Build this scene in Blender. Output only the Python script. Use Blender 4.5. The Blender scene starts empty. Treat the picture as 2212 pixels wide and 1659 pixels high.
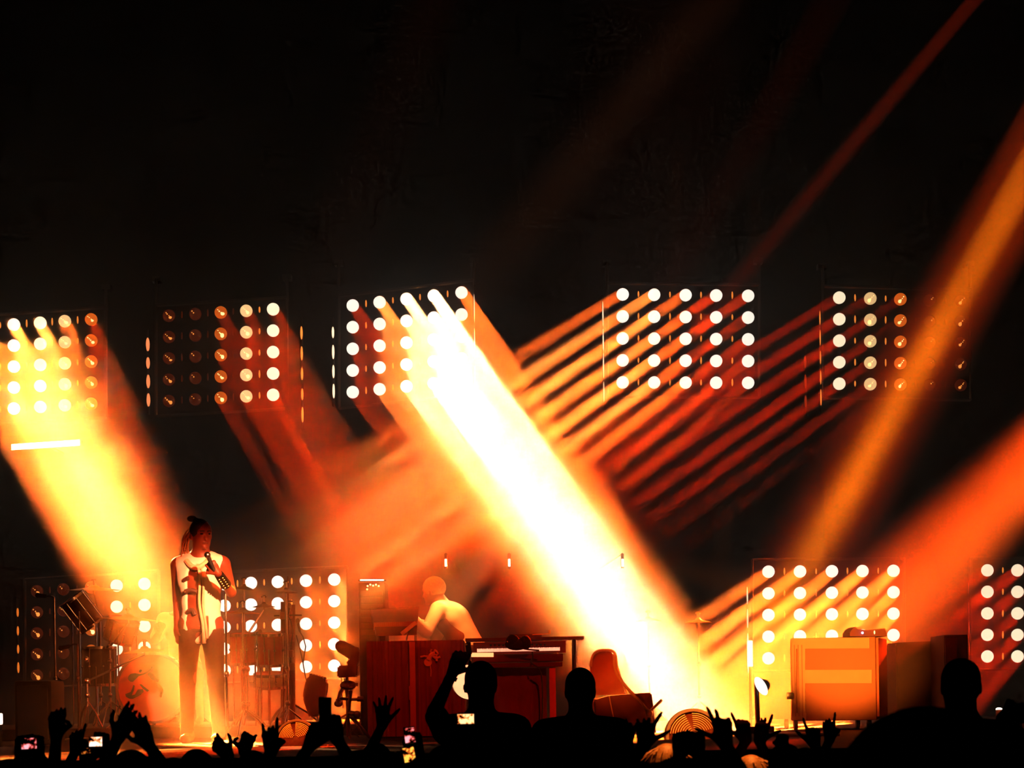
import bpy, bmesh, math, random
import numpy as np
from mathutils import Vector, Matrix
PI = math.pi
C = bpy.context.scene
COL = C.collection
R = math.radians
rnd = random.Random(7)

# ------------------------------------------------------------------ camera
W, H = 2212, 1659
F = 4500.0            # focal length in pixels of the 2212 frame
HY = 1490.0           # row of the horizon
CZ = 1.8              # eye height
ROLL = R(0.9)
cd = bpy.data.cameras.new('camera'); cam = bpy.data.objects.new('camera', cd); COL.objects.link(cam)
cd.sensor_width = 36; cd.lens = F / W * 36; cd.shift_y = (HY - H / 2) / W
cd.clip_end = 200
cam.matrix_world = Matrix.Translation((0, 0, CZ)) @ Matrix.Rotation(PI / 2, 4, 'X') @ Matrix.Rotation(-ROLL, 4, 'Z')
cd.dof.use_dof = True; cd.dof.focus_distance = 19.0; cd.dof.aperture_fstop = 5.6
C.camera = cam
cR, sR = math.cos(ROLL), math.sin(ROLL)


def P(u, v, d):
    """the point of the place seen at pixel u, v at d metres in front of the camera"""
    a = (u - W / 2) / F * d; b = -(v - HY) / F * d
    return Vector((a * cR + b * sR, d, CZ - a * sR + b * cR))


def V(x, y, z): return Vector((x, y, z))


# ------------------------------------------------------------------ picture settings and world
C.view_settings.view_transform = 'Standard'; C.view_settings.look = 'None'
C.view_settings.exposure = 0.0; C.view_settings.gamma = 1.0; C.view_settings.use_curve_mapping = False
wd = bpy.data.worlds.new('night'); C.world = wd; wd.use_nodes = True
wd.node_tree.nodes['Background'].inputs[0].default_value = (0, 0, 0, 1)
wd.node_tree.nodes['Background'].inputs[1].default_value = 0
cy = C.cycles
cy.use_denoising = True
cy.volume_bounces = 0; cy.max_bounces = 3; cy.diffuse_bounces = 1; cy.glossy_bounces = 2
cy.transmission_bounces = 2; cy.transparent_max_bounces = 8
cy.caustics_reflective = False; cy.caustics_refractive = False
cy.use_adaptive_sampling = True; cy.adaptive_threshold = .03; cy.adaptive_min_samples = 16
cy.volume_step_rate = 2.0; cy.volume_max_steps = 128

STAGE = 1.41          # top of the stage deck
BY = 24.0             # depth of the lamp banks

# ------------------------------------------------------------------ lights
RED = (1.0, .035, .0015); DEEP = (1.0, .02, .0005); ORG = (1.0, .12, .010); YEL = (1.0, .22, .03); WHT = (1.0, .50, .20)


def area(p, q, power, r=.07, spread=3.0, col=ORG, name='beam_light'):
    l = bpy.data.lights.new(name, 'AREA'); l.shape = 'DISK'; l.size = 2 * r
    l.spread = R(spread); l.energy = power; l.color = col
    o = bpy.data.objects.new(name, l); COL.objects.link(o)
    o.location = p; o.rotation_euler = (q - p).to_track_quat('-Z', 'Y').to_euler()
    return o


def spot(p, q, power, deg=30, col=ORG, blend=.8, r=.1, name='added_spot'):
    l = bpy.data.lights.new(name, 'SPOT'); l.spot_size = R(deg); l.spot_blend = blend
    l.energy = power; l.color = col; l.shadow_soft_size = r
    o = bpy.data.objects.new(name, l); COL.objects.link(o)
    o.location = p; o.rotation_euler = (q - p).to_track_quat('-Z', 'Y').to_euler()
    return o


def lerp(a, b, n=5): return [a + (b - a) * i / (n - 1) for i in range(n)]


# bank: columns (u), v of the top row and of the bottom row per column, beam direction, per column watts, colour and lens glow
BANKS = [
    dict(n='A', cv=0.58, us=[-27, 30, 87, 140, 197], t=lerp(705, 690), b=lerp(886, 872), src=(85, 790), dst=(522, 1600), D=16.2,
         pw=[20, 32, 26, 9, 3], col=[ORG, YEL, YEL, ORG, RED], g=[9, 30, 24, 9, .9], sp=3.2,
         lab='upper lamp bank cut by the left edge, with a slanting yellow beam'),
    dict(n='B', cv=0.2, us=[365, 422, 477, 532, 590], t=lerp(682, 668), b=lerp(866, 853), src=(532, 760), dst=(960, 1480), D=20,
         pw=[0, 0, 1.5, 3.2, 7.0], col=[RED, RED, RED, RED, RED], g=[.06, .01, .55, 5, 16], sp=3.0,
         lab='upper lamp bank with two unlit columns, second from the left edge'),
    dict(n='C', cv=0.3, us=[762, 820, 878, 937, 997], t=lerp(660, 632), b=lerp(847, 822), src=(878, 750), dst=(1475, 1590), D=18.0,
         pw=[4, 16, 48, 66, 24], col=[RED, YEL, (1, .40, .13), (1, .46, .17), ORG], g=[40, 40, 40, 40, 60], sp=2.0,
         lab='upper lamp bank throwing the widest white beam, above the keyboard player'),
    dict(n='D', us=[1345, 1413, 1481, 1547, 1616], t=lerp(636, 639), b=lerp(826, 827), src=(1481, 735), dst=(850, 1196), D=17.5,
         pw=[6, 11, 8, 4, 2.6], col=[ORG, YEL, ORG, RED, RED], g=[60, 50, 60, 45, 35], sp=1.6, r=.062,
         lab='upper lamp bank of five bright columns beaming down to the left'),
    dict(n='E', us=[1813, 1880, 1945, 2008, 2075], t=lerp(643, 650), b=lerp(829, 832), src=(1945, 735), dst=(1300, 1190), D=18,
         pw=[1.1, .7, .35, 0, 0], col=[DEEP] * 5, g=[22, 9, 1.2, .01, .05], sp=1.2, r=.06,
         lab='upper lamp bank crossed by the orange shaft, fading out towards the right edge'),
    dict(n='F', us=[80, 137, 197, 252, 312], t=lerp(1277, 1261), b=lerp(1459, 1444), src=(197, 1365), dst=(420, 1640), D=17.6,
         pw=[0, 0, 0, .8, 1.2], col=[RED, RED, RED, RED, ORG], g=[.035, .008, .5, 14, 22], sp=3.4,
         lab='lower lamp bank behind the drums on the left, mostly unlit'),
    dict(n='G', cv=0.2, us=[485, 542, 600, 661, 722], t=lerp(1262, 1252), b=lerp(1448, 1438), src=(604, 1345), dst=(800, 1590), D=20.5,
         pw=[2.5, 3, 4, 8, 16], col=[RED, ORG, ORG, ORG, YEL], g=[40, 40, 40, 40, 50], sp=3.0,
         lab='lower lamp bank behind the percussion rack, all columns blazing'),
    dict(n='H', us=[1660, 1728, 1797, 1863, 1930], t=lerp(1235, 1233), b=lerp(1422, 1418), src=(1797, 1330), dst=(1500, 1600), D=18,
         pw=[8, 14, 14, 19, 16], col=[ORG] * 5, g=[50, 50, 50, 60, 60], sp=2.2,
         lab='lower lamp bank behind the taped flight case'),
    dict(n='I', us=[2133, 2198, 2264, 2330, 2396], t=lerp(1232, 1232), b=lerp(1418, 1418), src=(2133, 1330), dst=(1860, 1560), D=18,
         pw=[1.2, 1.6, 0, 0, 0], col=[DEEP] * 5, g=[20, 16, 1, 1, 1], sp=3.4,
         lab='lower lamp bank cut by the right edge, above the bald man'),
]
for B in BANKS:
    s = P(*B['src'], BY); q = P(*B['dst'], B['D'])
    B['dir'] = (q - s)
    pc = P(B['us'][2], (B['t'][2] + B['b'][2]) / 2, BY)
    for i, u in enumerate(B['us']):
        for j in range(5):
            p = P(u, B['t'][i] + (B['b'][i] - B['t'][i]) * j / 4, BY)
            w_ = B['pw'][i] * (1 + .25 * rnd.uniform(-1, 1))
            if w_ > 0:
                area(p + V(0, -.09, 0), p + V(0, -.09, 0) + B['dir'] + (pc - p) * B.get('cv', 0) + V(rnd.uniform(-.03, .03), 0, rnd.uniform(-.03, .03)), w_,
                     r=B.get('r', .07), spread=B['sp'], col=B['col'][i])

# moving lights hung beyond the right edge and above the frame
area(P(2330, 180, 11.5), P(1700, 1290, 23.5), 34, r=.10, spread=2.6, col=(1, .19, .004), name='shaft_light')
area(P(2330, 180, 11.5), P(1700, 1290, 23.5), 26, r=.22, spread=4.5, col=(1, .06, .002), name='shaft_light')
area(P(2180, -90, 19.5), P(1590, 610, 23.6), 1.7, r=.07, spread=2.5, col=(1, .045, .003), name='shaft_light')
area(P(1830, -60, 18), P(1330, 820, 23.6), .25, r=.16, spread=5, col=DEEP, name='shaft_light')
area(P(2420, 800, 12.5), P(1880, 1350, 22), 120, r=.20, spread=7, col=(1, .065, .003), name='shaft_light')
area(P(2420, 850, 12.5), P(1880, 1420, 22), 24, r=.14, spread=5, col=(1, .14, .01), name='shaft_light')
# red wash over the middle of the stage, from an added unseen spot
spot(V(1.5, 8.5, 7.5), V(-.1, 17.8, 1.9), 1700, 15, RED, .7)
spot(V(.3, 8.3, 2.34), V(2.85, 17.9, 2.1), 17000, 7.0, (1, .22, .02), .6)  # added unseen low spot that brightens the flight case
spot(V(-.9, 8.3, 2.34), V(1.0, 17.6, 1.9), 2500, 5, ORG, .7)  # added unseen low spot that brightens the chair back
# singer: added unseen spots, red and warm from the front, warm rim from behind
spot(V(.4, 9.0, 6.5), P(437, 1300, 16.85), 4500, 6.5, (1, .06, .008), .5, .08)
spot(V(1.6, 8.3, 5.4), P(462, 1290, 16.85), 22000, 5, (1, .30, .10), .6, .1)
spot(V(-5.0, 20.5, 4.9), P(415, 1270, 16.85), 9000, 7, (1, .38, .12), .5, .08)
# added unseen spots lighting the keyboard player and the drummer from behind
spot(P(1210, 1010, 20.6), P(975, 1300, 18.6), 3400, 7, (1, .30, .07), .5, .06)
spot(P(300, 1150, 21.5), P(380, 1330, 20.7), 120, 14, (1, .35, .1), .5, .06)
# small downlights over the keyboards
for u_, w_, c_ in ((963, 60, YEL), (1100, 26, RED), (1345, 14, ORG)):
    spot(P(u_, 1224, 18.5), P(u_, 1224, 18.5) + V(0, .05, -1), w_, 95, c_, .6, .03, name='downlight')
spot(V(-5.2, 14.2, 3.6), P(315, 1470, 19.0), 420, 13, RED, .6, .1)  # added unseen red spot on the bass drum
# the added spots over blond hair are made with those figures
# added unseen spots that brighten the ribbed floor lamps
spot(V(-1.9, 13.3, 2.9), P(641, 1600, 15.6), 170, 13, ORG, .5, .05)
spot(V(1.4, 13.3, 3.0), P(1497, 1592, 15.6), 260, 15, YEL, .5, .05)

# ------------------------------------------------------------------ materials
MATS = {}


def mat(name, col, rough=.6, metal=0., emit=None, es=0., spec=.5, noise=None):
    if name in MATS: return MATS[name]
    m = bpy.data.materials.new(name); m.use_nodes = True; nt = m.node_tree
    b = nt.nodes['Principled BSDF']
    b.inputs['Base Color'].default_value = (*col, 1); b.inputs['Roughness'].default_value = rough
    b.inputs['Metallic'].default_value = metal; b.inputs['Specular IOR Level'].default_value = spec
    if noise:
        sc, amt = noise
        t = nt.nodes.new('ShaderNodeTexNoise'); t.inputs['Scale'].default_value = sc; t.inputs['Detail'].default_value = 3
        tc = nt.nodes.new('ShaderNodeTexCoord'); nt.links.new(tc.outputs['Object'], t.inputs['Vector'])
        r_ = nt.nodes.new('ShaderNodeMixRGB'); r_.inputs[1].default_value = (*[c * (1 - amt) for c in col], 1)
        r_.inputs[2].default_value = (*[min(1, c * (1 + amt)) for c in col], 1)
        nt.links.new(t.outputs['Fac'], r_.inputs[0]); nt.links.new(r_.outputs[0], b.inputs['Base Color'])
        bp = nt.nodes.new('ShaderNodeBump'); bp.inputs['Strength'].default_value = .25; bp.inputs['Distance'].default_value = .01
        nt.links.new(t.outputs['Fac'], bp.inputs['Height']); nt.links.new(bp.outputs[0], b.inputs['Normal'])
    if emit:
        b.inputs['Emission Color'].default_value = (*emit, 1); b.inputs['Emission Strength'].default_value = es
        m.cycles.emission_sampling = 'NONE'
    MATS[name] = m
    return m


BLACK = mat('black_paint', (.006, .005, .005), .7, spec=.2)
WALLM = mat('black_curtain', (.003, .003, .003), .95, spec=0, noise=(3, .4))
FLOORM = mat('concrete_floor', (.01, .009, .009), .9, spec=.1, noise=(5, .4))
DECKM = mat('stage_deck', (.018, .012, .010), .75, spec=.2, noise=(6, .4))
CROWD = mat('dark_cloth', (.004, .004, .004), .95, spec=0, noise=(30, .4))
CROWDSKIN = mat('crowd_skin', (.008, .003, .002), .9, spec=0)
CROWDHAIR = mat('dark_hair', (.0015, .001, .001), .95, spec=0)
BLOND = mat('blond_hair', (.55, .33, .12), .5, noise=(60, .6))
CHROME = mat('chrome', (.75, .72, .68), .22, 1.)
DCHROME = mat('dark_steel', (.12, .10, .09), .35, 1.)
BRASS = mat('cymbal_bronze', (.75, .45, .16), .3, 1.)
RUBBER = mat('black_rubber', (.01, .01, .01), .6)
DRUMRED = mat('red_drum_shell', (.22, .012, .006), .35, spec=.5)
DRUMDARK = mat('dark_drum_shell', (.03, .012, .01), .35, spec=.5)
HEADM = mat('drum_head', (.55, .10, .06), .6, noise=(4, .3))
INK = mat('black_ink', (.003, .002, .002), .8, spec=.1)
SKIN = mat('brown_skin', (.16, .03, .012), .5, spec=.4, noise=(12, .2))
PALE = mat('pale_skin', (.62, .34, .22), .55)
WHITEC = mat('white_cotton', (.82, .76, .68), .9, spec=.1, noise=(14, .15))
VESTM = mat('brown_vest', (.22, .06, .03), .8, spec=.1)
TROUS = mat('brown_trousers', (.06, .022, .012), .85, spec=.1, noise=(20, .3))
HAIRM = mat('black_hair', (.012, .008, .006), .6, noise=(40, .5))
BLEACH = mat('bleached_hair', (.75, .55, .3), .6, noise=(60, .4))
DRAPE = mat('red_drape', (.20, .016, .008), .85, spec=.1, noise=(3, .35))
DRAPE2 = mat('dark_red_cloth', (.10, .010, .006), .9, spec=.1, noise=(5, .5))
TAN = mat('tan_tape', (.60, .34, .18), .75, noise=(10, .15))
CASE = mat('case_laminate', (.36, .11, .03), .6, noise=(2, .2))
EMB = mat('printed_orange', (.75, .25, .10), .7)
AMP = mat('amp_vinyl', (.14, .03, .015), .7, noise=(9, .3))


def glow(name, col, s): return mat(name, (.02, .01, .005), .3, emit=col, es=s)


SLOT = glow('rail_glint', (1, .22, .03), 2.2); GLINTW = glow('rail_glint_bright', (1, .6, .35), 3)  # bank edge highlights, put into glowing materials
TUBE = glow('light_tube', (1, .8, .6), 5)
LED = glow('led_dot', (1, .35, .12), 6)
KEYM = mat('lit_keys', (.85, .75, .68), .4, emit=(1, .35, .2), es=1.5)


def lensmat(g):
    if g >= 30: return glow('lens_full', (1, .90, .75), 1.75)
    if g >= 12: return glow('lens_bright_%d' % g, (1, .84, .55), 1.7)
    if g >= 4: return glow('lens_warm_%d' % g, (1, .62, .25), 1.3)
    if g >= .3: return glow('lens_orange_%d' % (g * 100), (1, .16, .012), min(g * 1.2, 1))
    return mat('lens_off', (.05, .02, .01), .15, emit=(1, .10, .02), es=.05)


FIL = glow('filament', (1, .6, .2), 3)
FILD = glow('filament_dim', (1, .3, .05), 1.6)


# ------------------------------------------------------------------ object helpers
def tag(o, label=None, cat=None, group=None, kind=None):
    if label: o['label'] = label
    if cat: o['category'] = cat
    if group: o['group'] = group
    if kind: o['kind'] = kind
    return o


def thing(name, label, cat, loc=(0, 0, 0), rz=0, group=None):
    o = bpy.data.objects.new(name, None); COL.objects.link(o)
    o.empty_display_size = .1
    o.location = loc; o.rotation_euler = (0, 0, rz)
    return tag(o, label, cat, group)


class MB:
    """collects shapes in world or local coordinates; build() links them as one mesh object"""
    def __init__(s): s.bm = bmesh.new()

    def box(s, c, size, rot=None, bev=0):
        M = Matrix.Translation(c) @ (rot.to_4x4() if rot else Matrix.Identity(4)) @ Matrix.Diagonal((*size, 1))
        g = bmesh.ops.create_cube(s.bm, size=1, matrix=M)
        if bev:
            es = {e for v in g['verts'] for e in v.link_edges}
            bmesh.ops.bevel(s.bm, geom=list(es), offset=bev, segments=2, affect='EDGES', profile=.6)
        return s

    def cyl(s, a, b, r1, r2=None, seg=12, caps=True):
        a = Vector(a); b = Vector(b); r2 = r1 if r2 is None else r2
        d = b - a
        if d.length < 1e-6: return s
        M = Matrix.Translation((a + b) / 2) @ d.to_track_quat('Z', 'Y').to_matrix().to_4x4()
        bmesh.ops.create_cone(s.bm, cap_ends=caps, segments=seg, radius1=r1, radius2=r2, depth=d.length, matrix=M)
        return s

    def tube(s, pts, r, seg=6, taper=None):
        pts = [Vector(p) for p in pts]
        rings = []
        up = Vector((.13, .21, .97))
        for i, p in enumerate(pts):
            t = (pts[min(i + 1, len(pts) - 1)] - pts[max(i - 1, 0)]).normalized()
            x = t.cross(up)
            if x.length < .05: x = t.cross(Vector((1, 0, 0)))
            x.normalize(); y = t.cross(x).normalized()
            rr = r if taper is None else r * (taper[0] + (taper[1] - taper[0]) * i / (len(pts) - 1))
            rings.append([s.bm.verts.new(p + x * rr * math.cos(2 * PI * k / seg) + y * rr * math.sin(2 * PI * k / seg)) for k in range(seg)])
        for a, b in zip(rings, rings[1:]):
            for k in range(seg):
                s.bm.faces.new((a[k], a[(k + 1) % seg], b[(k + 1) % seg], b[k]))
        s.bm.faces.new(rings[0][::-1]); s.bm.faces.new(rings[-1])
        return s

    def ell(s, c, rad, rot=None, seg=16, ring=10):
        M = Matrix.Translation(c) @ (rot.to_4x4() if rot else Matrix.Identity(4)) @ Matrix.Diagonal((*rad, 1))
        bmesh.ops.create_uvsphere(s.bm, u_segments=seg, v_segments=ring, radius=1, matrix=M)
        return s

    def lathe(s, prof, M=None, seg=24):
        """prof: (radius, z) pairs turned about z, then moved by M"""
        M = M or Matrix.Identity(4)
        rings = []
        for r, z in prof:
            if r < 1e-5: rings.append([s.bm.verts.new(M @ V(0, 0, z))])
            else: rings.append([s.bm.verts.new(M @ V(r * math.cos(2 * PI * k / seg), r * math.sin(2 * PI * k / seg), z)) for k in range(seg)])
        for a, b in zip(rings, rings[1:]):
            for k in range(seg):
                k2 = (k + 1) % seg
                if len(a) == 1 and len(b) == 1: continue
                if len(a) == 1: s.bm.faces.new((a[0], b[k], b[k2]))
                elif len(b) == 1: s.bm.faces.new((a[k], a[k2], b[0]))
                else: s.bm.faces.new((a[k], a[k2], b[k2], b[k]))
        return s

    def prism(s, pts, off):
        """a flat outline (3D points) given the thickness vector off"""
        a = [s.bm.verts.new(p) for p in pts]; b = [s.bm.verts.new(Vector(p) + off) for p in pts]
        s.bm.faces.new(a[::-1]); s.bm.faces.new(b)
        for k in range(len(a)):
            k2 = (k + 1) % len(a); s.bm.faces.new((a[k], a[k2], b[k2], b[k]))
        return s

    def build(s, name, m, parent=None, smooth=True, world=True):
        """points were given in world coordinates when world, else in the parent's own"""
        bmesh.ops.recalc_face_normals(s.bm, faces=s.bm.faces[:])
        me = bpy.data.meshes.new(name)
        off = V(0, 0, 0)
        if world:
            Mi = world_of(parent).inverted() if parent else Matrix.Identity(4)
            s.bm.transform(Mi)
        # origin at the middle of the part
        if parent is None or True:
            vs = [v.co for v in s.bm.verts]
            if vs:
                lo = Vector([min(v[i] for v in vs) for i in range(3)]); hi = Vector([max(v[i] for v in vs) for i in range(3)])
                off = (lo + hi) / 2
                if parent is None: off.z = lo.z
                s.bm.transform(Matrix.Translation(-off))
        s.bm.to_mesh(me); s.bm.free()
        me.materials.append(m)
        if smooth:
            for p in me.polygons: p.use_smooth = True
            try: me.set_sharp_from_angle(angle=R(38))
            except Exception: pass
        o = bpy.data.objects.new(name, me); COL.objects.link(o)
        o.location = off
        if parent: o.parent = parent
        return o


def world_of(o):
    M = o.matrix_basis.copy()
    while o.parent: o = o.parent; M = o.matrix_basis @ M
    return M


def smooth_line(pts, n=6):
    pts = [Vector(p) for p in pts]; out = []
    for i in range(len(pts) - 1):
        p0 = pts[max(i - 1, 0)]; p1 = pts[i]; p2 = pts[i + 1]; p3 = pts[min(i + 2, len(pts) - 1)]
        for k in range(n):
            t = k / n
            out.append(.5 * ((2 * p1) + (p2 - p0) * t + (2 * p0 - 5 * p1 + 4 * p2 - p3) * t * t + (3 * p1 - p0 - 3 * p2 + p3) * t ** 3))
    out.append(pts[-1]); return out


# ------------------------------------------------------------------ the hall
def struct(name, c, size, m):
    o = MB().box(c, size).build(name, m, smooth=False); o['kind'] = 'structure'; return o


struct('floor', (0, 11, -.1), (26, 30, .2), FLOORM)
struct('wall_back', (0, 24.45, 6.5), (26, .3, 13), WALLM)
struct('wall_left', (-13.1, 11, 6.5), (.2, 30, 13), WALLM)
struct('wall_right', (13.1, 11, 6.5), (.2, 30, 13), WALLM)
struct('ceiling', (0, 11, 13.1), (26, 30, .2), WALLM)
st = struct('stage_floor', (0, 18.55, STAGE / 2), (20, 11.5, STAGE), DECKM)
struct('drum_riser', (-3.3, 20.55, STAGE + .05), (4.4, 3.4, .1), DECKM)

# ------------------------------------------------------------------ haze
hz = MB().prism([V(-8.5, y, z) for y, z in ((13.2, 1.3), (24.295, 1.3), (24.295, 10.8), (8.5, 10.8), (8.5, 2.35), (13.2, 2.35))], V(17, 0, 0)).build('stage_haze', WALLM, smooth=False)
tag(hz, 'drifting smoke haze over the stage that shows every beam', 'haze', kind='stuff')
hm = bpy.data.materials.new('haze'); hm.use_nodes = True; nt = hm.node_tree; nt.nodes.clear()
hz.data.materials.clear(); hz.data.materials.append(hm)


def nd(t, **k):
    n = nt.nodes.new(t)
    for a, b in k.items(): setattr(n, a, b)
    return n


def mth(op, a, b=None, clamp=False):
    n = nd('ShaderNodeMath', operation=op, use_clamp=clamp)
    for i, x in enumerate((a, b)):
        if x is None: continue
        if isinstance(x, (int, float)): n.inputs[i].default_value = x
        else: nt.links.new(x, n.inputs[i])
    return n.outputs[0]


geo = nd('ShaderNodeNewGeometry'); sx = nd('ShaderNodeSeparateXYZ'); nt.links.new(geo.outputs['Position'], sx.inputs[0])
nz = nd('ShaderNodeTexNoise'); nz.inputs['Scale'].default_value = .62; nz.inputs['Detail'].default_value = 2.5
nz.inputs['Distortion'].default_value = .6
nt.links.new(geo.outputs['Position'], nz.inputs['Vector'])
mr = nd('ShaderNodeMapRange'); nt.links.new(nz.outputs['Fac'], mr.inputs[0])
for i, x in enumerate((.32, .68, .028, .10)): mr.inputs[i + 1].default_value = x
fy = nd('ShaderNodeMapRange'); nt.links.new(sx.outputs[1], fy.inputs[0])
for i, x in enumerate((16.3, 18.6, .03, 1.0)): fy.inputs[i + 1].default_value = x


def blob(c, r, amt):
    d = nd('ShaderNodeVectorMath', operation='DISTANCE'); nt.links.new(geo.outputs['Position'], d.inputs[0]); d.inputs[1].default_value = c
    n = nd('ShaderNodeMapRange', interpolation_type='SMOOTHSTEP'); nt.links.new(d.outputs['Value'], n.inputs[0])
    for i, x in enumerate((0, r, amt, 0)): n.inputs[i + 1].default_value = x
    return n.outputs[0]


tot = fy.outputs[0]
for c, r_, a_ in (((-2.4, 16.0, 1.8), 1.5, .9), ((5.5, 14.5, 4.2), 5.5, .8), ((1.6, 17.8, 2.0), 2.2, .35), ((-4.6, 19.0, 2.0), 2.3, -.95), ((-2.2, 18.0, 2.3), 1.9, -.85), ((-2.5, 20.0, 11.6), 5.4, -1.0), ((-.4, 17.6, 3.1), 1.9, 1.3), ((-2.5, 17.8, 3.8), 1.7, -.85)):
    tot = mth('ADD', tot, blob(c, r_, a_))
den = mth('MULTIPLY', mr.outputs[0], mth('MAXIMUM', tot, .015))
vs = nd('ShaderNodeVolumeScatter'); nt.links.new(den, vs.inputs['Density']); vs.inputs['Anisotropy'].default_value = .25
vs.inputs['Color'].default_value = (1, .97, .95, 1)
mo = nd('ShaderNodeOutputMaterial'); nt.links.new(vs.outputs[0], mo.inputs['Volume'])
#PART2

# ------------------------------------------------------------------ lamp banks
def lamp_bank(B):
    us, t, b = B['us'], B['t'], B['b']
    pts = [[P(us[i], t[i] + (b[i] - t[i]) * j / 4, BY) for j in range(5)] for i in range(5)]
    cx = sum(p.x for r_ in pts for p in r_) / 25; zz = [p.z for r_ in pts for p in r_]
    x0 = min(p[0].x for p in pts) - .17; x1 = max(p[4].x for p in pts) + .15
    z0, z1 = min(zz) - .16, max(zz) + .15
    root = thing('lamp_bank', B['lab'], 'stage light', (cx, BY + .1, z0))
    tl = pts[0][0]; tr = pts[4][0]; bl = pts[0][4]; br = pts[4][4]
    ex = (tr - tl).normalized(); ez = (tl - bl).normalized()
    c1 = [tl - ex * .17 + ez * .15, tr + ex * .145 + ez * .15, br + ex * .145 - ez * .15, bl - ex * .17 - ez * .15]
    m = MB().prism([p + V(0, .20, 0) for p in c1], V(0, .03, 0))
    m.build('back_panel', BLACK, root, smooth=False)
    m = MB()
    for a_, b_ in ((0, 1), (1, 2), (2, 3), (3, 0)):
        m.cyl(c1[a_] + V(0, .13, 0), c1[b_] + V(0, .13, 0), .018, seg=4)
        m.cyl(c1[a_] + V(0, .05, 0), c1[b_] + V(0, .05, 0), .006, seg=6)
    m.build('frame', DCHROME, root)
    if z0 < 3:        # lower banks stand on the stage
        for k in (3, 2):
            MB().cyl((c1[k].x, BY + .1, z0 + .02), (c1[k].x, BY + .1, STAGE), .02).cyl((c1[k].x, BY + .12, STAGE + .02), (c1[k].x, BY - .35, STAGE + .02), .02).build('leg', DCHROME, root)
    else:
        m = MB()
        for k in (0, 1):
            MB().cyl((c1[k].x, BY + .15, z1 - .03), (c1[k].x, BY + .15, z1 + .25), .02).box((c1[k].x, BY + .21, z1 + .25), (.1, .15, .06)).build('wall_bracket', DCHROME, root)
    dr = B['dir'].normalized()
    face = (V(0, -1, 0) * 1.3 + dr * .55).normalized()
    for i in range(5):
        mt = lensmat(B['g'][i])
        for j in range(5):
            p = pts[i][j]
            can = MB().lathe([(.0, .11), (.05, .11), (.074, .03), (.078, .0), (.072, .0), (.068, .03)],
                             Matrix.Translation(p) @ (-face).to_track_quat('Z', 'Y').to_matrix().to_4x4(), 20).build('lamp', BLACK, root)
            Q = Matrix.Translation(p) @ (-face).to_track_quat('Z', 'Y').to_matrix().to_4x4()
            rr = .071 + .003 * rnd.random()
            MB().lathe([(rr, .028), (rr, .006), (rr * .92, -.012), (rr * .7, -.028), (rr * .35, -.038), (0, -.041)], Q, 20).build('lens', mt, can)
            if B['g'][i] < 10:
                f = MB(); fm = FIL if B['g'][i] > .2 else FILD
                for k in range(4 if B['g'][i] > .02 else 2):
                    off = V(-.03 + .018 * k, 0, .028 - .018 * k) if dr.x > 0 else V(.03 - .016 * k, 0, .022 - .018 * k)
                    sz = (.006, .007, .008, .019)[k] * rnd.uniform(.8, 1.2)
                    f.ell(p + off + V(rnd.uniform(-.004, .004), -.042, rnd.uniform(-.004, .004)), (sz, .004, sz * rnd.uniform(.7, 1.3)), seg=8, ring=6)
                f.build('filament', fm, can)
    # narrow clips between the columns, their orange glints painted as glow
    for i in range(4):
        for j in range(5):
            c = (pts[i][j] + pts[i + 1][j]) / 2
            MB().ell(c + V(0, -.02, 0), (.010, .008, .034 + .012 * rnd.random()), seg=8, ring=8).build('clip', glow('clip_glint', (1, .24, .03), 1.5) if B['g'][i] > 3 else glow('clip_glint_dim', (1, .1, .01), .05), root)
    return root, c1


for B in BANKS:
    root, c1 = lamp_bank(B)
    B['c1'] = c1; B['root'] = root


def glint_rail(bank, u, v0, v1, n, wpx, m, d=BY - .15, gap=.25):
    """a vertical rail whose edge highlights are painted as glowing slivers"""
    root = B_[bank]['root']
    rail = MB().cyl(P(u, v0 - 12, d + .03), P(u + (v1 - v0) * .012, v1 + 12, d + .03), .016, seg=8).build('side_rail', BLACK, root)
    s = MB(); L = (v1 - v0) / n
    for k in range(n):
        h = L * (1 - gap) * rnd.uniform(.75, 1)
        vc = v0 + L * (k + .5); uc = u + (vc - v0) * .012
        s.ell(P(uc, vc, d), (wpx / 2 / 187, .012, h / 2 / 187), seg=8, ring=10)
    s.build('edge_glint', m, rail)


B_ = {b['n']: b for b in BANKS}
glint_rail('C', 719, 697, 866, 4, 5, GLINTW)
glint_rail('C', 651, 697, 918, 5, 5, SLOT)
glint_rail('B', 319, 724, 884, 4, 8, glow('glint_pink', (1, .25, .08), 1.6))
glint_rail('C', 1024, 628, 780, 2, 1.6, GLINTW, gap=.02)
glint_rail('D', 1302, 650, 874, 4, 2.2, GLINTW, gap=.02)
glint_rail('E', 1771, 665, 880, 5, 2.5, SLOT, gap=.15)
glint_rail('E', 1739, 760, 888, 3, 5, glow('glint_red', (1, .06, .01), .5))
glint_rail('F', 38, 1303, 1462, 4, 5, glow('glint_amber', (1, .2, .02), 1.0), gap=.4)
glint_rail('H', 1614, 1262, 1460, 4, 2.6, GLINTW, gap=.05)
glint_rail('I', 2092, 1250, 1420, 4, 1.5, glow('glint_red', (1, .06, .01), .5))


def side_post(bank, u0, u1, v0, v1, d, m):
    """flat side flange that stands out from the bank and catches the outer beams"""
    a, b, c, e = P(u0, v0, d), P(u1, v0, d), P(u1 + 3, v1, d), P(u0 + 3, v1, d)
    MB().prism([a, b, c, e], V(0, .05, 0)).build('side_flange', m, B_[bank]['root'], smooth=False)


side_post('G', 749, 776, 1238, 1562, BY - 1.2, mat('flange_red', (.05, .01, .006), .7))
side_post('C', 1025, 1040, 625, 842, BY - .3, BLACK)
side_post('B', 613, 620, 668, 895, BY - .25, BLACK)


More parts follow.
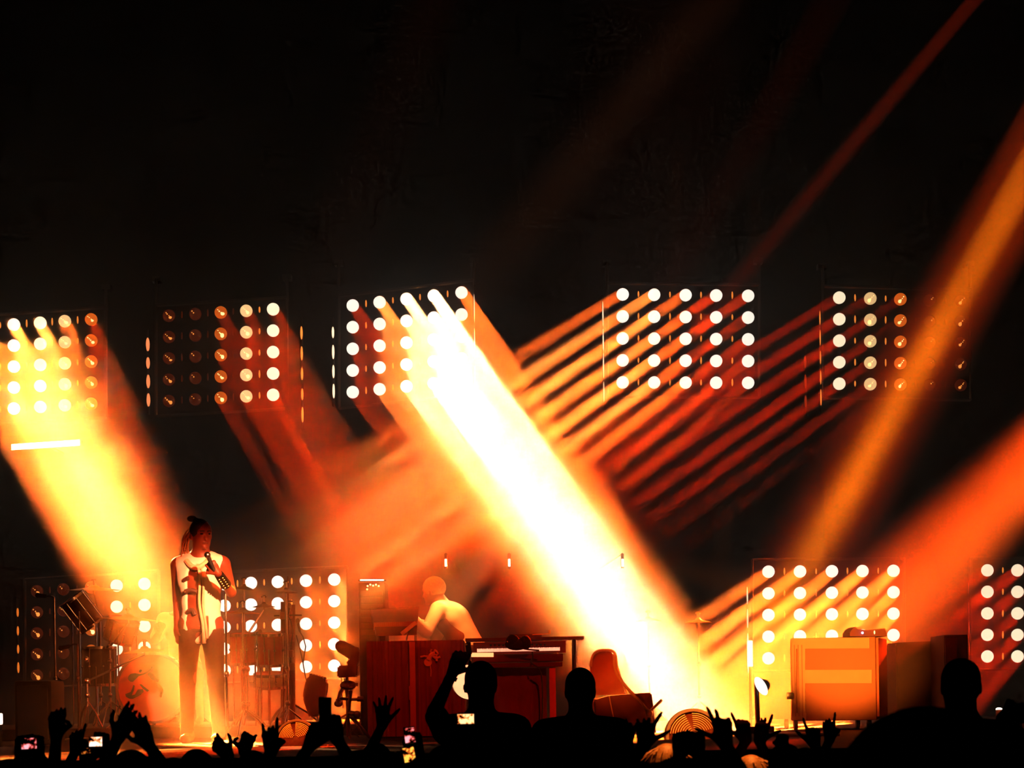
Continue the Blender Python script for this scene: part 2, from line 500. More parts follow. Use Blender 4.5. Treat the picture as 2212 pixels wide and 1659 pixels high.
# ------------------------------------------------------------------ light bars and small lamps
def light_bar(u0, v0, u1, v1, d, hpx, label, rows=1):
    a, b = P(u0, v0, d), P(u1, v1, d); mpp = d / F
    root = thing('light_bar', label, 'light bar', ((a.x + b.x) / 2, d + .04, min(a.z, b.z) - hpx * mpp / 2))
    MB().cyl(a + V(-.02, .05, 0), b + V(.02, .05, 0), hpx * mpp * .55, seg=8).build('housing', BLACK, root)
    dz = hpx * mpp / rows
    for k in range(rows):
        o = V(0, 0, (k - (rows - 1) / 2) * dz)
        MB().cyl(a + o, b + o, dz * .45, seg=8).build('tube', TUBE, root)
    if d > 20:
        MB().cyl((a + b) / 2 + V(0, .05, 0), V((a.x + b.x) / 2, BY + .28, (a.z + b.z) / 2), .02).build('bracket', BLACK, root)
    return root


light_bar(25, 966, 172, 956, 23.4, 13, 'wide white light bar of five tubes, high up below the leftmost bank', 5)
light_bar(778, 1253, 829, 1253, 18.7, 3, 'short white light bar along the top edge of the equipment rack')
for u_, dsc in ((963, 'above the keyboard player'), (1100, 'between the keyboard player and the brightest beam'), (1345, 'inside the brightest beam')):
    p = P(u_, 1215, 18.45); root = thing('downlight', 'tiny upright white lamp hanging ' + dsc, 'light', p)
    MB().cyl(p + V(0, .03, .08), p + V(0, .03, -.05), .014).cyl(p + V(0, .03, .08), p + V(0, 5.84, .25), .008, seg=6).build('housing', BLACK, root)
    MB().cyl(p + V(0, 0, .03), p + V(0, 0, -.035), .009, seg=8).build('tube', TUBE, root)


# ------------------------------------------------------------------ drum hardware
def tripod(m, x, y, z, r=.28, h=.25, n=3, a0=.4, rad=.009):
    for k in range(n):
        a = a0 + 2 * PI * k / n
        m.tube([(x, y, z + h), (x + r * .5 * math.cos(a), y + r * .5 * math.sin(a), z + h * .62), (x + r * math.cos(a), y + r * math.sin(a), z + .012)], rad)
    return m


def cymbal_stand(u, v, d, wpx, label, tilt=(0, 0), group=None, z0=STAGE + .1, boom=None, metal=BRASS, dx=0, tr=.24):
    c = P(u, v, d); r = wpx / 2 * d / F
    bx = c.x + dx
    root = thing('cymbal_stand', label, 'cymbal', (bx, d, z0), group=group)
    M = Matrix.Translation(c) @ Matrix.Rotation(R(tilt[0]), 4, 'X') @ Matrix.Rotation(R(tilt[1]), 4, 'Y')
    MB().lathe([(.006, .03), (r * .16, .022), (r * .22, .006), (r * .6, -.008), (r, -.022), (r, -.025), (r * .6, -.012), (r * .2, .001), (.006, .024)], M, 40).build('cymbal', metal, root)
    MB().cyl(c + V(0, 0, .02), c + V(0, 0, .075), .013).ell(c + V(0, 0, .075), (.028, .006, .016)).build('wing_nut', CHROME, root)
    m = MB()
    if dx:
        j = V(bx, d, c.z - .28)
        m.tube([c - V(0, 0, .01), c - V(0, 0, .05), j], .010).cyl((bx, d, z0 + .2), j, .013).ell(j, (.03, .025, .03))
    else:
        m.cyl((bx, d, z0 + .2), c - V(0, 0, .005), .012)
    m.ell(V(bx, d, z0 + .62), (.024, .024, .03)).ell(V(bx, d, z0 + .3), (.024, .024, .03))
    m.build('pole', CHROME, root)
    tripod(MB(), bx, d, z0, tr).build('tripod', CHROME, root)
    return root


def drum(name, c, r, h, M3, label, shell=DRUMRED, group=None, head=HEADM, lugs=8, emblem=None, legs=None):
    """c: middle of the drum, M3 turns its own z axis"""
    root = thing(name, label, 'drum', V(c.x, c.y, c.z - r if legs is None else legs), group=group)
    M = Matrix.Translation(c) @ M3.to_4x4()
    MB().lathe([(r * .97, -h / 2), (r, -h / 2 + .01), (r, h / 2 - .01), (r * .97, h / 2)], M, 40).build('shell', shell, root)
    for s_, nm in ((1, 'drum_head'), (-1, 'drum_head')):
        MB().lathe([(0, s_ * (h / 2 + .004)), (r * .5, s_ * (h / 2 + .003)), (r * .96, s_ * h / 2)], M, 40).build(nm, head, root)
    for s_ in (1, -1):
        MB().lathe([(r * .96, s_ * h / 2 - .012), (r * 1.04, s_ * h / 2 - .012), (r * 1.04, s_ * h / 2 + .014), (r * .96, s_ * h / 2 + .014), (r * .96, s_ * h / 2 - .012)], M, 40).build('hoop', CHROME, root)
    m = MB()
    for k in range(lugs):
        a = 2 * PI * (k + .5) / lugs
        p = M @ V(r * 1.03 * math.cos(a), r * 1.03 * math.sin(a), -h / 2); q = M @ V(r * 1.03 * math.cos(a), r * 1.03 * math.sin(a), h / 2)
        m.cyl(p, q, .005, seg=6).ell((p + q) / 2, (.014, .014, .014), seg=8, ring=6)
    m.build('tension_rods', CHROME, root)
    if legs is not None:
        for k in range(3):
            a = 2 * PI * k / 3 + .5
            p = c + V(r * 1.0 * math.cos(a), r * 1.0 * math.sin(a), 0)
            MB().tube([p, V(p.x, p.y, legs + .04), V(p.x + .02 * math.cos(a), p.y + .02 * math.sin(a), legs)], .008).build('leg', CHROME, root)
    return root


def head_poly(px, c0, u0, v0, k, d):
    """outline measured on a crop of the photograph -> points on a plane at depth d"""
    return [P(u0 + x / k, v0 + y / k, d) for x, y in px]


RZ = STAGE + .1
YUP = Matrix.Rotation(R(90), 3, 'X')          # drum axis towards the hall
# bass drum with the printed head
bc = P(325, 1486, 18.95)
bass = drum('bass_drum', bc + V(0, .2, 0), .315, .40, Matrix.Rotation(R(4), 3, 'Z') @ YUP, 'red bass drum standing on edge with black shapes printed on its head', DRUMDARK, lugs=10, head=mat('bass_head', (.80, .09, .05), .55, noise=(3, .25)))
Z = 4.809
shapes = [
    [(270, 310), (280, 285), (300, 268), (345, 260), (385, 268), (383, 290), (350, 322), (320, 350), (295, 348), (276, 332)],
    [(380, 272), (430, 262), (470, 240), (500, 215), (520, 190), (526, 198), (510, 230), (475, 256), (430, 278), (384, 290)],
    [(385, 235), (398, 222), (416, 224), (415, 240), (397, 256), (386, 248)],
    [(243, 478), (262, 470), (300, 455), (315, 420), (328, 384), (338, 390), (330, 440), (308, 492), (345, 480), (360, 450), (375, 430), (420, 425), (432, 452), (400, 488), (320, 527), (285, 525), (250, 505)],
    [(392, 376), (410, 376), (440, 402), (492, 440), (470, 452), (425, 420)],
    [(470, 272), (498, 244), (530, 258), (560, 310), (600, 330), (585, 352), (520, 332), (490, 300)],
    [(560, 350), (610, 380), (640, 430), (620, 520), (600, 500), (610, 440), (580, 400)],
]
for s_ in shapes:
    pts = head_poly(s_, None, 220, 1400, Z, 18.925)
    MB().prism(pts, V(0, .012, 0)).build('emblem', INK, bass, smooth=False)
for sx_ in (-1, 1): MB().tube([bc + V(sx_ * .28, .05, -.14), bc + V(sx_ * .36, -.1, -.34 + .0), V(bc.x + sx_ * .38, bc.y - .14, RZ)], .008).build('spur', CHROME, bass)
bass.location.z = bass.location.z
# cymbals round the left kit
KG = None
cymbal_stand(203, 1270, 20.25, 118, 'large upper left cymbal with a glowing rim over the dark toms', (3, 1), dx=.05)
cymbal_stand(277, 1333, 19.5, 136, 'wide cymbal catching white light, just left of the singer', (2, 4), dx=-.18)
cymbal_stand(312, 1402, 18.70, 88, 'low cymbal lying right above the bass drum with black shapes', (4, -3), dx=-.52, tr=.13)
for (u, v, d, rpx, hpx, ry, lb) in ((178, 1322, 19.9, 30, 70, -35, 'dark tom drum tilted under the upper left cymbal'),
                                   (262, 1362, 19.9, 34, 44, 18, 'small tom drum between the bass drum and the wide cymbal'),
                                   (215, 1440, 19.7, 36, 80, 0, 'dark floor tom with a row of glinting rods, left of the bass drum')):
    c = P(u, v, d); r_ = rpx * d / F; h_ = hpx * d / F
    drum('tom_drum', c, r_, h_, Matrix.Rotation(R(ry), 3, 'Y') @ Matrix.Rotation(R(12 if ry else 0), 3, 'X'), lb, DRUMDARK, legs=RZ)
# tall microphone stand of the kit and its boom
def straight_stand(u, v, d, label, name='microphone_stand', base=None, m=CHROME, tip=None):
    p = P(u, v, d); zb = base or STAGE
    root = thing(name, label, 'stand', (p.x, d, zb))
    MB().cyl((p.x, d, zb + .02), p, .010).ell(V(p.x, d, zb + .55), (.02, .02, .03)).build('pole', m, root)
    MB().lathe([(0, .03), (.02, .03), (.13, .012), (.13, 0), (0, 0)], Matrix.Translation((p.x, d, zb)), 24).build('base', m, root)
    if tip:
        q = P(tip[0], tip[1], d)
        MB().tube([p, p + (q - p) * .5 + V(0, 0, .01), q], .008).build('boom', m, root)
        e = (q - p).normalized()
        MB().cyl(q, q + e * .07, .018, .02).ell(q + e * .08, (.024, .024, .024)).build('microphone', RUBBER, root)
    return root


straight_stand(117, 1290, 19.2, 'tall thin chrome stand left of the drum kit, hooked at its top', base=STAGE, tip=(100, 1288))
straight_stand(487, 1283, 16.3, 'straight chrome microphone stand close to the singer', base=STAGE)
straight_stand(168, 1392, 18.7, 'thin dark rod stand standing between the chrome stand and the toms', base=STAGE, m=DCHROME, tip=(150, 1396))

# percussion kit on the right of the singer
cymbal_stand(527, 1267, 19.5, 46, 'small dark cymbal at the singer\'s elbow', (6, 6), dx=0, z0=STAGE, metal=DCHROME)
cymbal_stand(524, 1319, 18.5, 74, 'cymbal seen edge-on right beside the microphone stand', (0, 2), z0=STAGE)
cymbal_stand(570, 1306, 19.3, 48, 'domed cymbal with a raised bell, on the curved boom', (0, 0), dx=-.16, z0=STAGE, metal=DCHROME)
cymbal_stand(618, 1275, 19.4, 54, 'highest cymbal of the percussion rack, in front of the blazing lamps', (0, 0), z0=STAGE, metal=DCHROME)
for (u, v, rpx, hpx, lb) in ((525, 1402, 27.5, 62, 'red tom drum of the percussion kit nearest the singer'),
                            (585, 1404, 27.5, 66, 'red tom drum of the percussion kit, right one of the touching pair')):
    d = 19.0; c = P(u, v, d)
    drum('tom_drum', c, rpx * d / F, hpx * d / F, Matrix.Rotation(R(6), 3, 'X'), lb, DRUMRED, legs=STAGE)
c = P(585, 1470, 19.6)
drum('snare_drum', c, 36 * 19.6 / F, 26 * 19.6 / F, Matrix.Rotation(R(8), 3, 'X'), 'white snare drum glowing below the pair of red toms', mat('snare_shell', (.8, .7, .55), .4), legs=STAGE)
m = thing('percussion_rack', 'dark upright rack with cross rods and clamps beside the red toms', 'stand', (P(620, 1500, 20).x, 20, STAGE))
a = MB()
for u_, w_, v0, v1 in ((613, .030, 1300, 1590), (632, .026, 1306, 1590), (622, .012, 1245, 1330)):
    a.cyl(P(u_, v0, 20.0), V(P(u_, v1, 20).x, 20.0, STAGE), w_ if w_ > .02 else .008, seg=10)
a.build('pole', mat('rack_steel', (.10, .03, .015), .4, .6), m)
for u0, u1, v in ((592, 604, 1330), (625, 652, 1329), (618, 632, 1299)):
    MB().cyl(P(u0, v, 19.95), P(u1, v, 19.95), .008).build('cross_rod', RUBBER, m)
a = MB()
for u_, v in ((611, 1330), (626, 1328), (614, 1375), (630, 1378), (616, 1405), (628, 1412), (612, 1450), (632, 1440)):
    a.box(P(u_, v, 19.97), (.05, .05, .07), bev=.008)
a.build('clamp', mat('clamp_red', (.16, .03, .015), .45), m)
tripod(MB(), P(622, 1500, 20).x, 20.0, STAGE, .4, .32, 3, .2, .014).build('tripod', CHROME, m)


def clip_mic(u0, v0, u1, v1, d, lb):
    root = thing('microphone', lb, 'microphone', P(u1, v1, d)); p, q = P(u0, v0, d), P(u1, v1, d)
    MB().cyl(q, p, .010, .017).build('handle', RUBBER, root); MB().ell(p, (.022, .022, .03)).build('grille', DCHROME, root)
    MB().tube([q, q + V(.03, 0, -.05), q + V(.05, .02, -.14), V(q.x + .02, d + .05, q.z - .30)], .006).build('clip_arm', RUBBER, root)


clip_mic(625, 1308, 621, 1330, 19.9, 'slim dark microphone clipped upright between the poles of the percussion rack')
clip_mic(643, 1342, 648, 1365, 19.9, 'dark microphone hanging on a curved arm right of the percussion rack')
clip_mic(562, 1366, 545, 1372, 19.8, 'short microphone on a thin arm above the red toms')
o = MB().tube(smooth_line([P(640, 1372, 19.9), P(652, 1420, 19.9), P(662, 1470, 19.8), P(680, 1520, 19.6), V(P(690, 1550, 19.4).x, 19.4, STAGE + .01)]), .006).build('cable', RUBBER)
tag(o, 'thin black cable dangling from the percussion rack to the floor', 'cable')


# ------------------------------------------------------------------ lamps and speakers on the stage
def solid(name, label, cat, outline, d, depth, m, parts=(), base=None, bev=.012):
    """an upright body with the side outline given in pixels"""
    pts = [P(u, v, d) for u, v in outline]
    zb = min(p.z for p in pts) if base is None else base
    root = thing(name, label, cat, (sum(p.x for p in pts) / len(pts), d + depth / 2, zb))
    mb = MB().prism(pts, V(0, depth, 0))
    if bev: bmesh.ops.bevel(mb.bm, geom=list(mb.bm.edges), offset=bev, segments=2, affect='EDGES', clamp_overlap=True)
    mb.build('body', m, root)
    return root


LAMPM = mat('lamp_red_brown', (.12, .02, .008), .6, noise=(8, .3))
root = solid('moving_head_light', 'dark moving head lamp with its head tipped left, above the tangle of clamps', 'stage light',
             [(729, 1438), (773, 1436), (771, 1462), (728, 1464)], 18.2, .22, LAMPM, base=STAGE)
mb = MB().prism([P(u, v, 18.22) for u, v in [(752, 1438), (748, 1430), (756, 1424), (762, 1396), (772, 1398), (776, 1410), (774, 1426), (769, 1438)]], V(0, .15, 0)).build('yoke', LAMPM, root)
a, b = P(736, 1396, 18.3), P(764, 1412, 18.3)
MB().cyl(a, b, .055, .062, 20).ell(a, (.05, .05, .05)).build('lamp_head', LAMPM, root)
MB().cyl(P(750, 1463, 18.3), V(P(750, 1500, 18.3).x, 18.3, STAGE), .014).cyl(P(737, 1463, 18.3), P(741, 1530, 18.3), .004).build('pole', LAMPM, root)
tripod(MB(), P(750, 1500, 18.3).x, 18.3, STAGE, .3, .2, 3, 1.2, .01).build('tripod', LAMPM, root)
root = solid('blinder_lamp', 'tall rounded dark lamp leaning beside the tangle of clamps', 'stage light',
             [(653, 1508), (656, 1485), (664, 1460), (672, 1456), (700, 1464), (706, 1472), (704, 1492), (698, 1522), (690, 1545), (668, 1552)], 18.0, .2, LAMPM, base=STAGE, bev=.02)
MB().box(V(P(680, 1550, 18).x, 18.1, STAGE + .07), (.26, .26, .14), bev=.02).build('base', LAMPM, root)
a = MB()
for k in range(6): a.ell(P(672 + k * 6, 1457 + k * 1.6, 18.1), (.014, .05, .012))
a.build('cooling_ribs', LAMPM, root)
# boom stand with clamps
root = thing('boom_stand', 'dark stand of crossed arms and round clamps below the moving head lamp', 'stand', (P(752, 1560, 17.4).x, 17.4, STAGE))
d = 17.4; CM = mat('clamp_dark_red', (.07, .010, .006), .5)
MB().cyl(P(757, 1492, d), P(752, 1545, d), .018, .012).cyl(P(752, 1545, d), V(P(756, 1600, d).x, d, STAGE), .012).build('pole', CM, root)
MB().tube([P(730, 1508, d), P(758, 1511, d), P(784, 1510, d)], .014).cyl(P(772, 1510, d), P(786, 1510, d), .022).build('boom', CM, root)
MB().tube([P(754, 1470, d), P(744, 1484, d), P(735, 1497, d), P(731, 1510, d)], .016).ell(P(752, 1480, d), (.07, .04, .04)).box(P(762, 1479, d), (.09, .03, .03)).build('elbow_arm', CM, root)
MB().ell(P(731, 1520, d), (.036, .03, .028)).cyl(P(731, 1510, d), P(731, 1518, d), .022).ell(P(771, 1544, d), (.034, .03, .034)).ell(P(760, 1541, d), (.04, .03, .022)).build('clamp_knob', CM, root)
MB().tube([P(752, 1545, d), P(768, 1556, d), P(783, 1574, d)], .013).tube([P(783, 1574, d), V(P(800, 1590, d).x, d, STAGE)], .013).tube([P(752, 1545, d), V(P(735, 1600, d).x, d - .1, STAGE)], .012).build('leg', CM, root)
o = MB().tube(smooth_line([P(744, 1466, 18.0), P(747, 1500, 17.9), P(751, 1540, 17.8), P(760, 1575, 17.75), V(P(775, 1590, 17.7).x, 17.7, STAGE + .01)]), .005).build('cable', RUBBER)
tag(o, 'thin cable hanging straight down from the moving head lamp', 'cable')
o = MB().tube(smooth_line([P(781, 1528, 17.5), P(780, 1545, 17.5), P(776, 1565, 17.5), P(760, 1578, 17.4), V(P(750, 1584, 17.3).x, 17.3, STAGE + .02)]), .005).build('cable', RUBBER)
tag(o, 'thin cable looping right of the crossed clamp arms', 'cable')


def dome_lamp(u, v, rpx, d, label):
    """round ribbed floor lamp shell opening upwards"""
    c = P(u, v, d); r_ = rpx * d / F
    root = thing('floor_lamp', label, 'stage light', V(c.x, d, STAGE))
    Q = Matrix.Translation(c) @ Matrix.Rotation(R(78), 4, 'X') @ Matrix.Rotation(R(0), 4, 'Z')
    MB().lathe([(r_ * .98, -.04), (r_ * 1.02, 0), (r_ * .96, .05), (r_ * .86, .055), (r_ * .86, .0), (r_ * .98, -.04)], Q, 40).build('rim', mat('rim_white', (.85, .7, .5), .35), root)
    mb = MB().lathe([(r_ * .86, .01), (r_ * .7, .05), (r_ * .4, .08), (0, .095)], Q, 36); mb.build('dome', mat('dome_amber', (.45, .12, .04), .5, noise=(25, .5)), root)
    a = MB()
    for k in range(9):
        rr = r_ * (.16 + .08 * k); zz = .1 - .09 * (rr / r_) ** 2
        a.tube([Q @ V(rr * math.cos(t), rr * math.sin(t), zz) for t in [R(20 + 8 * q_) for q_ in range(10)]], .004, 5)
        a.tube([Q @ V(rr * math.cos(t), rr * math.sin(t), zz) for t in [R(110 + 7 * q_) for q_ in range(10)]], .004, 5)
    a.build('ribs', mat('rib_gold', (.8, .5, .2), .3, .5), root)
    MB().cyl(V(c.x, d + .1, STAGE), V(c.x, d + .1, c.z), r_ * .5, r_ * .3, 20).build('base', BLACK, root)
    return root


dome_lamp(641, 1600, 46, 15.6, 'round ribbed floor lamp with a white rim, in front of the tall leaning lamp')
dome_lamp(1497, 1592, 62, 15.6, 'large round ribbed floor lamp between the two raised hands')
o = MB().lathe([(0, .0), (.03, .0), (.05, .04), (.055, .12), (.05, .12), (.04, .03)],
               Matrix.Translation(P(1641, 1478, 17.14)) @ V(.15, -.9, -.1).to_track_quat('Z', 'Y').to_matrix().to_4x4(), 24)
root = thing('floor_spotlight', 'small blazing spotlight left of the taped flight case', 'stage light', (P(1640, 1540, 17).x, 17.1, STAGE))
o.build('housing', DCHROME, root)
MB().ell(P(1644, 1482, 17.0), (.04, .03, .085), Matrix.Rotation(R(-30), 3, 'Y')).build('lens', glow('lens_full', (1, .90, .75), 1.75), root)
MB().cyl(P(1634, 1470, 17.1), V(P(1640, 1540, 17).x, 17.1, STAGE), .02).box(V(P(1640, 1540, 17).x, 17.1, STAGE + .03), (.24, .24, .06), bev=.01).build('stand', DCHROME, root)
# tall narrow white post between H and the beam
root = thing('post_lamp', 'narrow white glowing post under the edge of the lower bank behind the flight case', 'stage light', (P(1620, 1500, 20).x, 20, STAGE))
MB().box(P(1620, 1412, 20), (.05, .05, .25), bev=.008).build('diffuser', glow('post_glow', (1, .7, .4), 3), root)
MB().cyl(P(1620, 1440, 20), V(P(1621, 1500, 20).x, 20, STAGE), .012).build('pole', BLACK, root)

# ------------------------------------------------------------------ centre: rack, console, keyboards
root = thing('equipment_rack', 'dark equipment rack with a row of tiny lit dots, left of the keyboard player', 'rack', (P(803, 1420, 18.9).x, 18.9, STAGE))
x0, x1 = P(775, 1300, 18.7).x, P(832, 1300, 18.7).x; zt = P(800, 1257, 18.7).z
MB().box(((x0 + x1) / 2, 18.95, (zt + STAGE) / 2), (x1 - x0, .5, zt - STAGE), bev=.01).build('cabinet', mat('rack_brown', (.06, .012, .006), .6), root)
a = MB()
for u_, v in ((794, 1266), (800, 1263), (806, 1265), (812, 1263), (818, 1266), (793, 1273)): a.ell(P(u_, v, 18.68), (.008, .006, .008), seg=8, ring=6)
a.build('indicator_lights', LED, root)
a = MB()
for k in range(7): a.box(P(803, 1282 + 14 * k, 18.68), (x1 - x0 - .04, .02, .045), bev=.004)
a.build('rack_units', mat('unit_brown', (.09, .02, .008), .45), root)
# console with a drape and the emblem
d = 17.6
xa, xb, xc = P(793, 1480, d).x, P(893, 1480, d).x, P(1002, 1480, d).x; zt = P(890, 1384, d).z
root = thing('draped_console', 'waist-high console covered by a dark red drape with an orange insect emblem', 'console', ((xa + xc) / 2, d + .35, STAGE))
mb = MB(); n = 60
for side in range(1):
    top = []; bot = []
    for k in range(n + 1):
        x = xa + (xc - xa) * k / n; y = d + .018 * math.sin(k * .9) + .012 * math.sin(k * 2.3 + 1)
        top.append(mb.bm.verts.new((x, y * .0 + d, zt))); bot.append(mb.bm.verts.new((x, y, STAGE + .01)))
    tb = [mb.bm.verts.new((v_.co.x, d + .7, zt)) for v_ in top]; bb = [mb.bm.verts.new((v_.co.x, d + .7, STAGE + .01)) for v_ in top]
    for k in range(n):
        mb.bm.faces.new((top[k], top[k + 1], bot[k + 1], bot[k])); mb.bm.faces.new((top[k], tb[k], tb[k + 1], top[k + 1]))
        mb.bm.faces.new((tb[k], bb[k], bb[k + 1], tb[k + 1])); mb.bm.faces.new((bot[k], bot[k + 1], bb[k + 1], bb[k]))
    mb.bm.faces.new((top[0], bot[0], bb[0], tb[0])); mb.bm.faces.new((top[-1], tb[-1], bb[-1], bot[-1]))
mb.build('drape', DRAPE, root)
MB().box(V(P(892, 1480, d).x, d - .03, (zt + STAGE) / 2), (.05, .04, zt - STAGE - .02), bev=.006).build('corner_post', mat('post_red', (.45, .06, .02), .6), root)
MB().box(P(886, 1497, d - .03), (.018, .02, .12), bev=.004).build('handle', mat('handle_red', (.6, .05, .02), .5), root)
U0, V0, K = 640, 1180, 3.464
em = MB(); off = V(0, .012, 0)
em.prism([P(U0 + (985 + 30 * math.cos(t)) / K, V0 + (868 + 30 * math.sin(t)) / K, d - .02) for t in [2 * PI * q / 16 for q in range(16)]], off)
for pl, r_ in (([(988, 850), (1000, 825), (1014, 808), (1040, 800)], .020), ([(928, 828), (960, 822), (985, 826), (1002, 830)], .009), ([(1012, 768), (1006, 785), (1016, 806)], .009),
               ([(1032, 775), (1050, 786), (1060, 804), (1044, 820)], .010), ([(1020, 822), (1040, 832), (1060, 834), (1078, 826)], .010), ([(1052, 858), (1050, 840), (1030, 830)], .010), ([(1002, 890), (1008, 930), (1007, 975)], .004)):
    em.tube([P(U0 + x / K, V0 + y / K, d - .018) for x, y in pl], r_, 6)
em.build('emblem', EMB, root)
# slanted keyboard on the console
root = thing('stage_piano', 'slanted keyboard lying on the draped console under the player\'s outstretched arm', 'keyboard', (P(840, 1383, 17.9).x, 17.9, zt))
a, b = P(800, 1323, 18.25), P(905, 1318, 18.25); a2, b2 = P(812, 1374, 17.75), P(900, 1372, 17.75)
up = V(0, .05, .035)
mb = MB(); vv = [mb.bm.verts.new(p) for p in (a, b, b2, a2, a + up * .8, b + up * .8, b2 + up * .8, a2 + up * .8)]
for f in ((0, 1, 2, 3), (4, 7, 6, 5), (0, 4, 5, 1), (1, 5, 6, 2), (2, 6, 7, 3), (3, 7, 4, 0)): mb.bm.faces.new([vv[i] for i in f])
mb.build('body', mat('piano_body', (.10, .02, .008), .35), root)
a_ = MB()
for k in range(22):
    t0 = (k + .5) / 22
    p = a2.lerp(b2, t0) * .62 + a.lerp(b, t0) * .38
    a_.box(p + V(0, -.012, -.002), (.0165, .02, .09), Matrix.Rotation(R(-42), 3, 'X'))
a_.build('keys', KEYM if False else mat('ivory_keys', (.5, .22, .12), .4), root)
MB().cyl(a + up * .8, b + up * .8, .006, seg=6).build('top_edge', CHROME, root)
MB().cyl(P(816, 1360, 18.1), V(P(816, 1380, 18.1).x, 18.1, zt), .012).cyl(P(898, 1360, 18.1), V(P(898, 1380, 18.1).x, 18.1, zt), .012).build('support', DCHROME, root)
o = MB().box(P(883, 1357, 17.7), (.16, .012, .035), Matrix.Rotation(R(-38), 3, 'Y'), bev=.004).build('music_sheet', WHITEC)
root = thing('music_holder', 'small bright slanted holder at the right end of the slanted keyboard', 'holder', P(876, 1377, 17.7))
o.parent = root; o.location = o.location - root.location; o.name = 'plate'
MB().cyl(P(883, 1357, 17.72), P(878, 1383, 17.72), .007).build('stem', CHROME, root)

# the two-tier keyboard stand
d = 17.5
root = thing('keyboard_stand', 'red-lit two-tier keyboard table with a tall red leg', 'table', (P(1130, 1480, d).x, d + .2, STAGE))
def slab(u0, u1, v, hpx, d0, dep, m, nm, par, v2=None):
    a, b = P(u0, v, d0), P(u1, v2 or v, d0)
    return MB().prism([a, b, b - V(0, 0, hpx * d0 / F), a - V(0, 0, hpx * d0 / F)], V(0, dep, 0)).build(nm, m, par, smooth=False)


REDM = mat('painted_red', (.5, .03, .012), .55, noise=(3, .2))
slab(1005, 1262, 1379, 6, d + .1, .4, mat('shelf_dark', (.05, .01, .006), .5), 'upper_shelf', root, 1374)
slab(1018, 1215, 1434, 9, d, .45, DRAPE2, 'lower_shelf', root, 1430)
a = MB()
for u0, u1 in ((1186, 1200), (1040, 1048)):
    p, q = P(u0, 1441, d + .03), P(u1, 1441, d + .03)
    MB().box(((p.x + q.x) / 2, d + .05, (p.z + STAGE) / 2), (q.x - p.x, .05, p.z - STAGE), bev=.004).build('leg', REDM, root)
for u_ in (1012, 1240): MB().cyl(P(u_, 1380, d + .4), V(P(u_, 1500, d + .4).x, d + .4, STAGE), .02).build('leg', DCHROME, root)
mb = MB()       # hanging front cloth
top = [P(1050 + 130 * k / 24, 1443, d + .12) for k in range(25)]
tv = [mb.bm.verts.new(p) for p in top]; mv = [mb.bm.verts.new(V(p.x, p.y + .02 * math.sin(k * 1.1), (p.z + STAGE) / 2)) for k, p in enumerate(top)]
bv = [mb.bm.verts.new(V(p.x, p.y + .04 * math.sin(k * .8), STAGE + .02)) for k, p in enumerate(top)]
for r0, r1 in ((tv, mv), (mv, bv)):
    for k in range(24): mb.bm.faces.new((r0[k], r0[k + 1], r1[k + 1], r1[k]))
bmesh.ops.solidify(mb.bm, geom=mb.bm.faces[:], thickness=.01)
mb.build('front_cloth', mat('red_cloth', (.28, .02, .01), .85, noise=(2.5, .7)), root)
# synthesizer on the lower tier, with lit keys
root = thing('synthesizer', 'red synthesizer with glowing keys on the two-tier table', 'keyboard', (P(1120, 1432, d).x, d + .2, P(1120, 1434, d).z))
p0, p1 = P(1022, 1388, d + .38), P(1222, 1384, d + .38)
slab(1022, 1222, 1388, 26, d + .36, .05, REDM, 'back_panel', root, 1384)
slab(1022, 1216, 1416, 15, d + .05, .33, DRAPE2, 'body', root, 1412)
a = MB(); b_ = MB()
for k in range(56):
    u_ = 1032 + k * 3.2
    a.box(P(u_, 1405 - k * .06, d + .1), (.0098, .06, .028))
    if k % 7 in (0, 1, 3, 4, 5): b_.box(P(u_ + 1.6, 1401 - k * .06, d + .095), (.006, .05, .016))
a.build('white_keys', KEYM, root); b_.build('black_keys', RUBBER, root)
slab(1018, 1066, 1410, 9, d + .02, .03, mat('lit_strip', (.8, .6, .4), .5, emit=(1, .35, .12), es=2.0), 'display_strip', root)
a = MB()
for k in range(14): a.cyl(P(1060 + k * 9, 1394 - k * .1, d + .34), P(1060 + k * 9, 1394 - k * .1, d + .30), .010, .007, 8)
a.build('knobs', RUBBER, root)
root = thing('sound_module', 'low dark sound module with brass knobs on the upper shelf of the two-tier table', 'equipment', (P(1130, 1377, 17.8).x, 17.8, P(1130, 1376, 17.8).z))
slab(1100, 1170, 1370, 6, 17.7, .25, DCHROME, 'body', root, 1369)
MB().lathe([(.012, 0), (.012, .03), (0, .034)], Matrix.Translation(P(1187, 1369, 17.7)), 12).cyl(P(1187, 1369, 17.7), P(1150, 1371, 17.7), .004).build('knob', BRASS, root)
# cables and clutter before the synthesizer
for pl, lb in (([(1095, 1385), (1110, 1394), (1135, 1402), (1165, 1405)], 'curved bright cable lying across the glowing keys'),
               ([(1150, 1408), (1151, 1420), (1148, 1432), (1164, 1444), (1170, 1462), (1172, 1520), (1168, 1592)], 'knotted cable bundle hanging in front of the red table leg')):
    tag(MB().tube(smooth_line([P(u, v, 17.42) for u, v in pl]), .007).build('cable', CHROME if 'bright' in lb else RUBBER), lb, 'cable')
tag(MB().ell(P(1116, 1392, 17.45), (.10, .05, .05)).ell(P(1108, 1386, 17.45), (.06, .05, .06)).ell(P(1135, 1388, 17.45), (.05, .05, .06)).build('cloth_bundle', INK), 'dark crumpled cloth bundle over the middle of the glowing keys', 'cloth')
